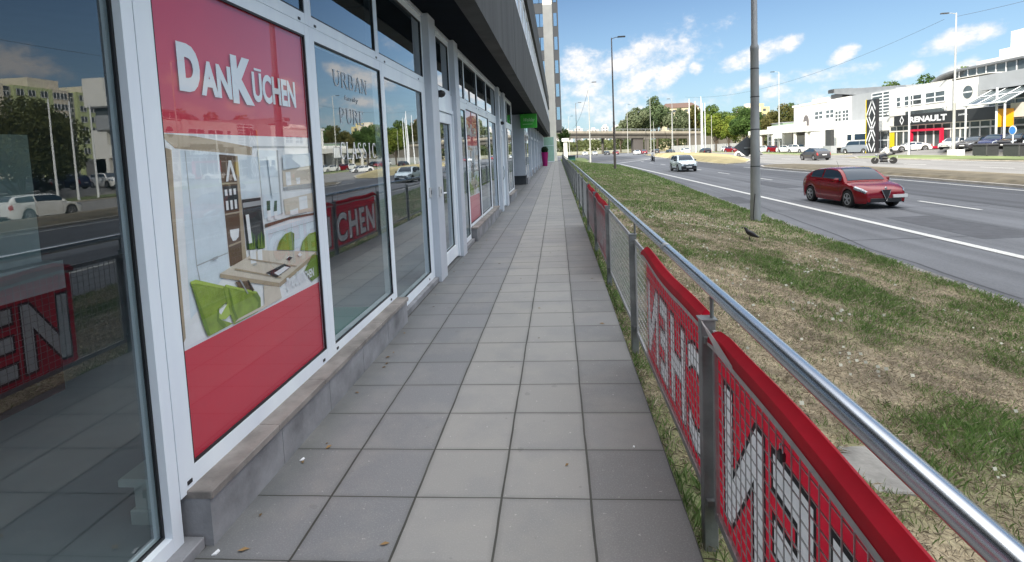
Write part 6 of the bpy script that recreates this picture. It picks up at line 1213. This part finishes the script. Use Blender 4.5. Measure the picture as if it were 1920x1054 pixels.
# ================================================================== BUILDINGS FAR AWAY
PG_, PW_, PGY = mat('panel_green', (.46, .52, .28), .8, 0, .06, .3), mat('panel_cream', (.66, .60, .50), .8, 0, .06, .3), mat('panel_grey', (.36, .36, .35), .8, 0, .06, .3)
pb = empty('panel_block', (125, 135, ZR), 0, 'green and cream prefabricated apartment block mirrored in the first shop pane', 'building')
S_ = 1.54; Y_ = lambda y: y*S_; ZT = 22.6
for (a, c, m, dz) in ((60, 76.7, PW_, 0), (76.7, 78.3, PGY, -.3), (78.3, 84.8, PG_, 0), (84.8, 87.6, PW_, 0), (87.6, 89.1, PGY, -.3), (89.1, 95.6, PG_, 0), (95.6, 97.4, PW_, 0)):
    b_ = MB(); b_.box(125-(0 if m is not PGY else -.8), 138, Y_(a)+.002, Y_(c)-.002, ZR, ZT+dz); b_.build('wall_section', m, pb)
for (a, c, h) in ((74.0, 76.9, 27.5), (81.9, 87.3, 25.2), (91.6, 96.6, 24.6)): b_ = MB(); b_.box(127, 136, Y_(a), Y_(c), ZT+.01, h); b_.build('lift_house', PW_, pb)
WD = mat('block_window', (.10, .11, .12), .15, .2)
for fl in range(8):
    z = ZT-2.3-fl*2.85
    for y in (62, 66, 70, 74, 79.3, 81.2, 83.3, 85.4, 86.7, 90.2, 92.2, 94.2, 96.4):
        b_ = MB(); b_.box(124.90, 124.98, Y_(y)-1.0, Y_(y)+.9, z, z+1.5); w_ = b_.build('window', WD, pb); f = MB(); f.box(124.85, 124.899, Y_(y)-.1, Y_(y)+.02, z, z+1.5); f.box(124.86, 124.897, Y_(y)-1.0, Y_(y)-.92, z, z+1.5); f.box(124.86, 124.897, Y_(y)+.82, Y_(y)+.9, z, z+1.5); f.box(124.85, 124.90, Y_(y)-1.0, Y_(y)+.9, z-.1, z); f.build('window_frame', WHITE, w_)
    for y in (77.5, 88.35): b_ = MB(); b_.box(125.7, 125.78, Y_(y)-.7, Y_(y)+.7, z-.2, z+1.9); w_ = b_.build('stair_window', WD, pb); f = MB(); f.box(125.65, 125.699, Y_(y)-.7, Y_(y)+.7, z+.7, z+.85); f.box(125.65, 125.699, Y_(y)-.05, Y_(y)+.05, z-.2, z+.7); f.build('window_frame', WHITE, w_)
random.seed(12)
def block(x0, x1, y, z1, m, lab, roof=None, fl=3.0, group=None):
    t = empty('apartment_building', ((x0+x1)/2, y, ZR), 0, lab, 'building', group); b_ = MB(); b_.box(x0, x1, y, y+14, ZR, z1); b_.build('wall', m, t); b_ = MB(); z = z1-2.4
    while z > max(ZR, z1-30):
        x = x0+1.2
        while x < x1-1.6: b_.box(x, x+1.5, y-.06, y-.01, z, z+1.4); x += 3.2
        z -= fl
    b_.build('window_rows', WD, t)
    b_ = MB()
    if roof: b_.add([(x0-.5, y-.5, z1), (x1+.5, y-.5, z1), (x1+.5, y+14.5, z1), (x0-.5, y+14.5, z1), (x0+2, y+7, z1+roof), (x1-2, y+7, z1+roof)], [(0, 1, 5, 4), (1, 2, 5), (2, 3, 4, 5), (3, 0, 4), (3, 2, 1, 0)]); b_.build('roof', mat('brown_tiles', (.12, .07, .05), .8), t)
    else: b_.box((x0+x1)/2-2, (x0+x1)/2+2, y+3, y+8, z1, z1+2.2); b_.build('roof_house', m, t)
block(58, 76, 300, 21.0, mat('house_cream', (.62, .55, .38), .8), 'cream house with a dark roof peeping between the trees above the bridge', 3.0)
block(100, 108, 300, 19.5, PW_, 'beige block of flats peeking over the dark green tree'); block(112, 120, 320, 20.5, mat('flats_yellow', (.60, .52, .28), .8), 'yellowish block of flats just right of the near lamp post')
GS = 'pale towers on the skyline'
for i, (x0, x1, y, z1) in enumerate(((6, 18, 620, 22.5), (21, 30, 640, 25), (34, 46, 600, 21.5), (50, 57, 610, 24.5), (60, 68, 590, 23), (69, 74, 600, 28), (77, 90, 630, 22.5), (-14, 2, 640, 24))):
    block(x0, x1, y, z1, mat('far_flats', (.55, .53, .52), .8), 'pale block of flats on the hazy skyline above the left half of the bridge', None, 3.0, GS)
t = empty('green_shed', (66, 158, ZR), 0, 'pale green walled shed right of the near lamp post', 'building'); b_ = MB(); b_.box(62.8, 67.2, 158, 166, ZR, 6.2); b_.build('wall', mat('shed_green', (.30, .40, .30), .7), t); b_ = MB(); b_.box(62.6, 67.4, 157.9, 166.2, 6.2, 6.4); b_.build('roof', GWALL, t)

# ================================================================== TREES
BARK = mat('bark', (.09, .07, .05), .9, 0, .3, 6, .4, 30)
def tree(x, y, h, rx, ry, cols_, lab, n=5000, s=.5, seed=1, zb=ZR, trunk=.22, cb=.25, group=None, nl=9, name='broadleaf_tree'):
    g = np.random.RandomState(seed); t = empty(name, (x, y, zb), 0, lab, 'tree', group); H_ = h-zb; cz_ = zb+H_*(cb+(1-cb)/2); rz_ = H_*(1-cb)/2
    lumps = [(0, 0, 0, .62)]
    for k in range(nl):
        a = g.rand()*6.28; q = g.uniform(.38, .66); zz_ = g.uniform(-.62, .68); sh_ = math.sqrt(max(0, 1-zz_*zz_*.75)); lumps.append((math.cos(a)*q*sh_, math.sin(a)*q*sh_, zz_*.86, g.uniform(.24, .44)))
    lumps.append((g.uniform(-.2, .2), 0, .68, .32))
    m_ = MB(); tp = cz_-rz_*.1; m_.tube([(x, y, zb-.1), (x+.05*H_*g.uniform(-.3, .3), y, zb+H_*.2), (x, y, tp), (x+.1, y, cz_+rz_*.5)], [trunk*H_*.11, trunk*H_*.085, trunk*H_*.06, trunk*H_*.02], 7)
    for l in lumps[1:8]: m_.tube([(x, y, zb+H_*(cb*.8)), (x+l[0]*rx*.5, y+l[1]*ry*.5, (zb+H_*cb+cz_+l[2]*rz_)/2), (x+l[0]*rx, y+l[1]*ry, cz_+l[2]*rz_)], [trunk*H_*.05, trunk*H_*.03, trunk*H_*.01], 5)
    m_.build('trunk', BARK, t, smooth=True)
    leaf_shell('crown', (x, y, cz_), rx, ry, rz_, n, s, cols_, t, seed, lumps, .35); return t
DGR, MGR, BGR, GGR, OLV = ((.035, .075, .018), (.11, .18, .04)), ((.06, .105, .025), (.17, .24, .06)), ((.10, .16, .02), (.26, .30, .05)), ((.09, .12, .06), (.22, .25, .14)), ((.07, .08, .02), (.17, .15, .05))
tree(50.2, 150, 10.4, 5.6, 5.6, DGR, 'round dark green tree left of the near lamp post', 9000, .45, 2, nl=12); tree(44.6, 158, 10.0, 4.2, 4.2, BGR, 'bright yellow green tree between the flagpoles and the dark tree', 7000, .45, 3); tree(47.8, 157, 9.0, 3.2, 3.2, BGR, 'smaller bright green tree tucked beside the dark green one', 4500, .4, 4)
tree(53, 186, 14.2, 7.5, 5, MGR, 'tall mid green tree standing behind the bright green ones', 6000, .6, 5); tree(62, 196, 14.0, 8, 5, MGR, 'broad mid green tree far behind the dark round tree', 5000, .6, 6)
tree(47, 262, 24.6, 9.5, 8, ((.06, .095, .045), (.15, .20, .09)), 'big grey green tree rising above the bridge, tallest of all', 9000, .85, 7, nl=12); tree(37.2, 258, 19.5, 7.5, 7, GGR, 'rounded grey green tree left of the tallest one above the bridge', 6000, .8, 8); tree(55.0, 256, 18, 6.5, 6, GGR, 'silvery tree right of the tallest one above the bridge', 5000, .8, 9)
tree(64.5, 262, 20, 4.6, 4, OLV, 'olive brown tree in front of the cream house', 3500, .8, 10); tree(30, 262, 14, 5, 5, GGR, 'low grey green tree at the left end of the tree group', 3500, .8, 11); tree(70, 270, 17, 7, 5, GGR, 'pale green tree behind the flagpoles', 3500, .8, 31)
tree(68, 172, 12.6, 5.5, 5, OLV, 'olive green tree left of the workshop annexe', 5500, .5, 12); tree(75, 180, 13.2, 5.2, 5, MGR, 'dark green tree touching the workshop annexe roof', 5000, .5, 13); tree(61, 168, 9.2, 3.4, 3.4, OLV, 'small olive tree just right of the near lamp post', 3000, .45, 14)
tree(74, 128, 13.6, 6.5, 4, MGR, 'tree top showing over the ladder window roof', 3500, .5, 15); tree(82, 130, 15.0, 6.5, 4, DGR, 'left dark tree top behind the showroom parapet', 3500, .5, 16); tree(86, 124, 15.4, 6.5, 4, MGR, 'middle tree top behind the showroom parapet', 3500, .5, 17); tree(90, 118, 15.2, 6.5, 4, DGR, 'right tree top behind the showroom parapet', 3500, .5, 18)
tree(45.2, 45.3, 8.6, 6.6, 6.2, ((.05, .065, .02), (.12, .13, .045)), 'large dark spreading tree mirrored in the first shop pane', 26000, .26, 20, cb=.02, nl=22)
tree(45.5, 35.5, 10.5, 6.5, 6.5, ((.05, .065, .02), (.11, .12, .04)), 'second dark tree mirrored at the left edge of the first shop pane', 14000, .28, 21, cb=.02, nl=16)
tree(1.4, 122, 6.6, 1.7, 1.7, DGR, 'small dark tree beside the tower foot', 2200, .3, 22); tree(-3, 160, 9, 4, 3, DGR, 'dark tree far behind the tower foot', 2500, .4, 23)
# far woods under and beyond the bridge
g = np.random.RandomState(5); n = 22000; x = g.uniform(-160, 330, n); y = g.uniform(285, 330, n)+np.clip(x-150, 0, 200)*.2; hh = 3.5+6*fbm(x*.045+3, y*.0+2, 4)+np.where(x > 75, 6, 0)*fbm(x*.02, y*0+5, 2); z = ZR+hh*g.rand(n)**.6
nn = g.normal(size=(n, 3)); nn[:, 1] -= .6; nn /= np.linalg.norm(nn, axis=1)[:, None]; a = np.cross(nn, g.normal(size=(n, 3))); a /= np.linalg.norm(a, axis=1)[:, None]; b2_ = np.cross(nn, a); sz = g.uniform(.8, 2.0, (n, 1)); p = np.stack([x, y, z], 1)
P = np.stack([p-a*sz*.5, p-b2_*sz*.42, p+a*sz*.6, p+b2_*sz*.42], 1); tt = np.clip(fbm(x*.08, z*.3, 3)*1.6-.3, 0, 1)[:, None]; C = (np.array([.04, .06, .025])*(1-tt)+np.array([.13, .15, .06])*tt)*g.uniform(.8, 1.2, (n, 1))
fw_ = link(tri_cloud('far_woods', P, C, LEAF, 4)); fw_['kind'] = 'stuff'; tag(fw_, 'band of distant trees under and beyond the bridge')
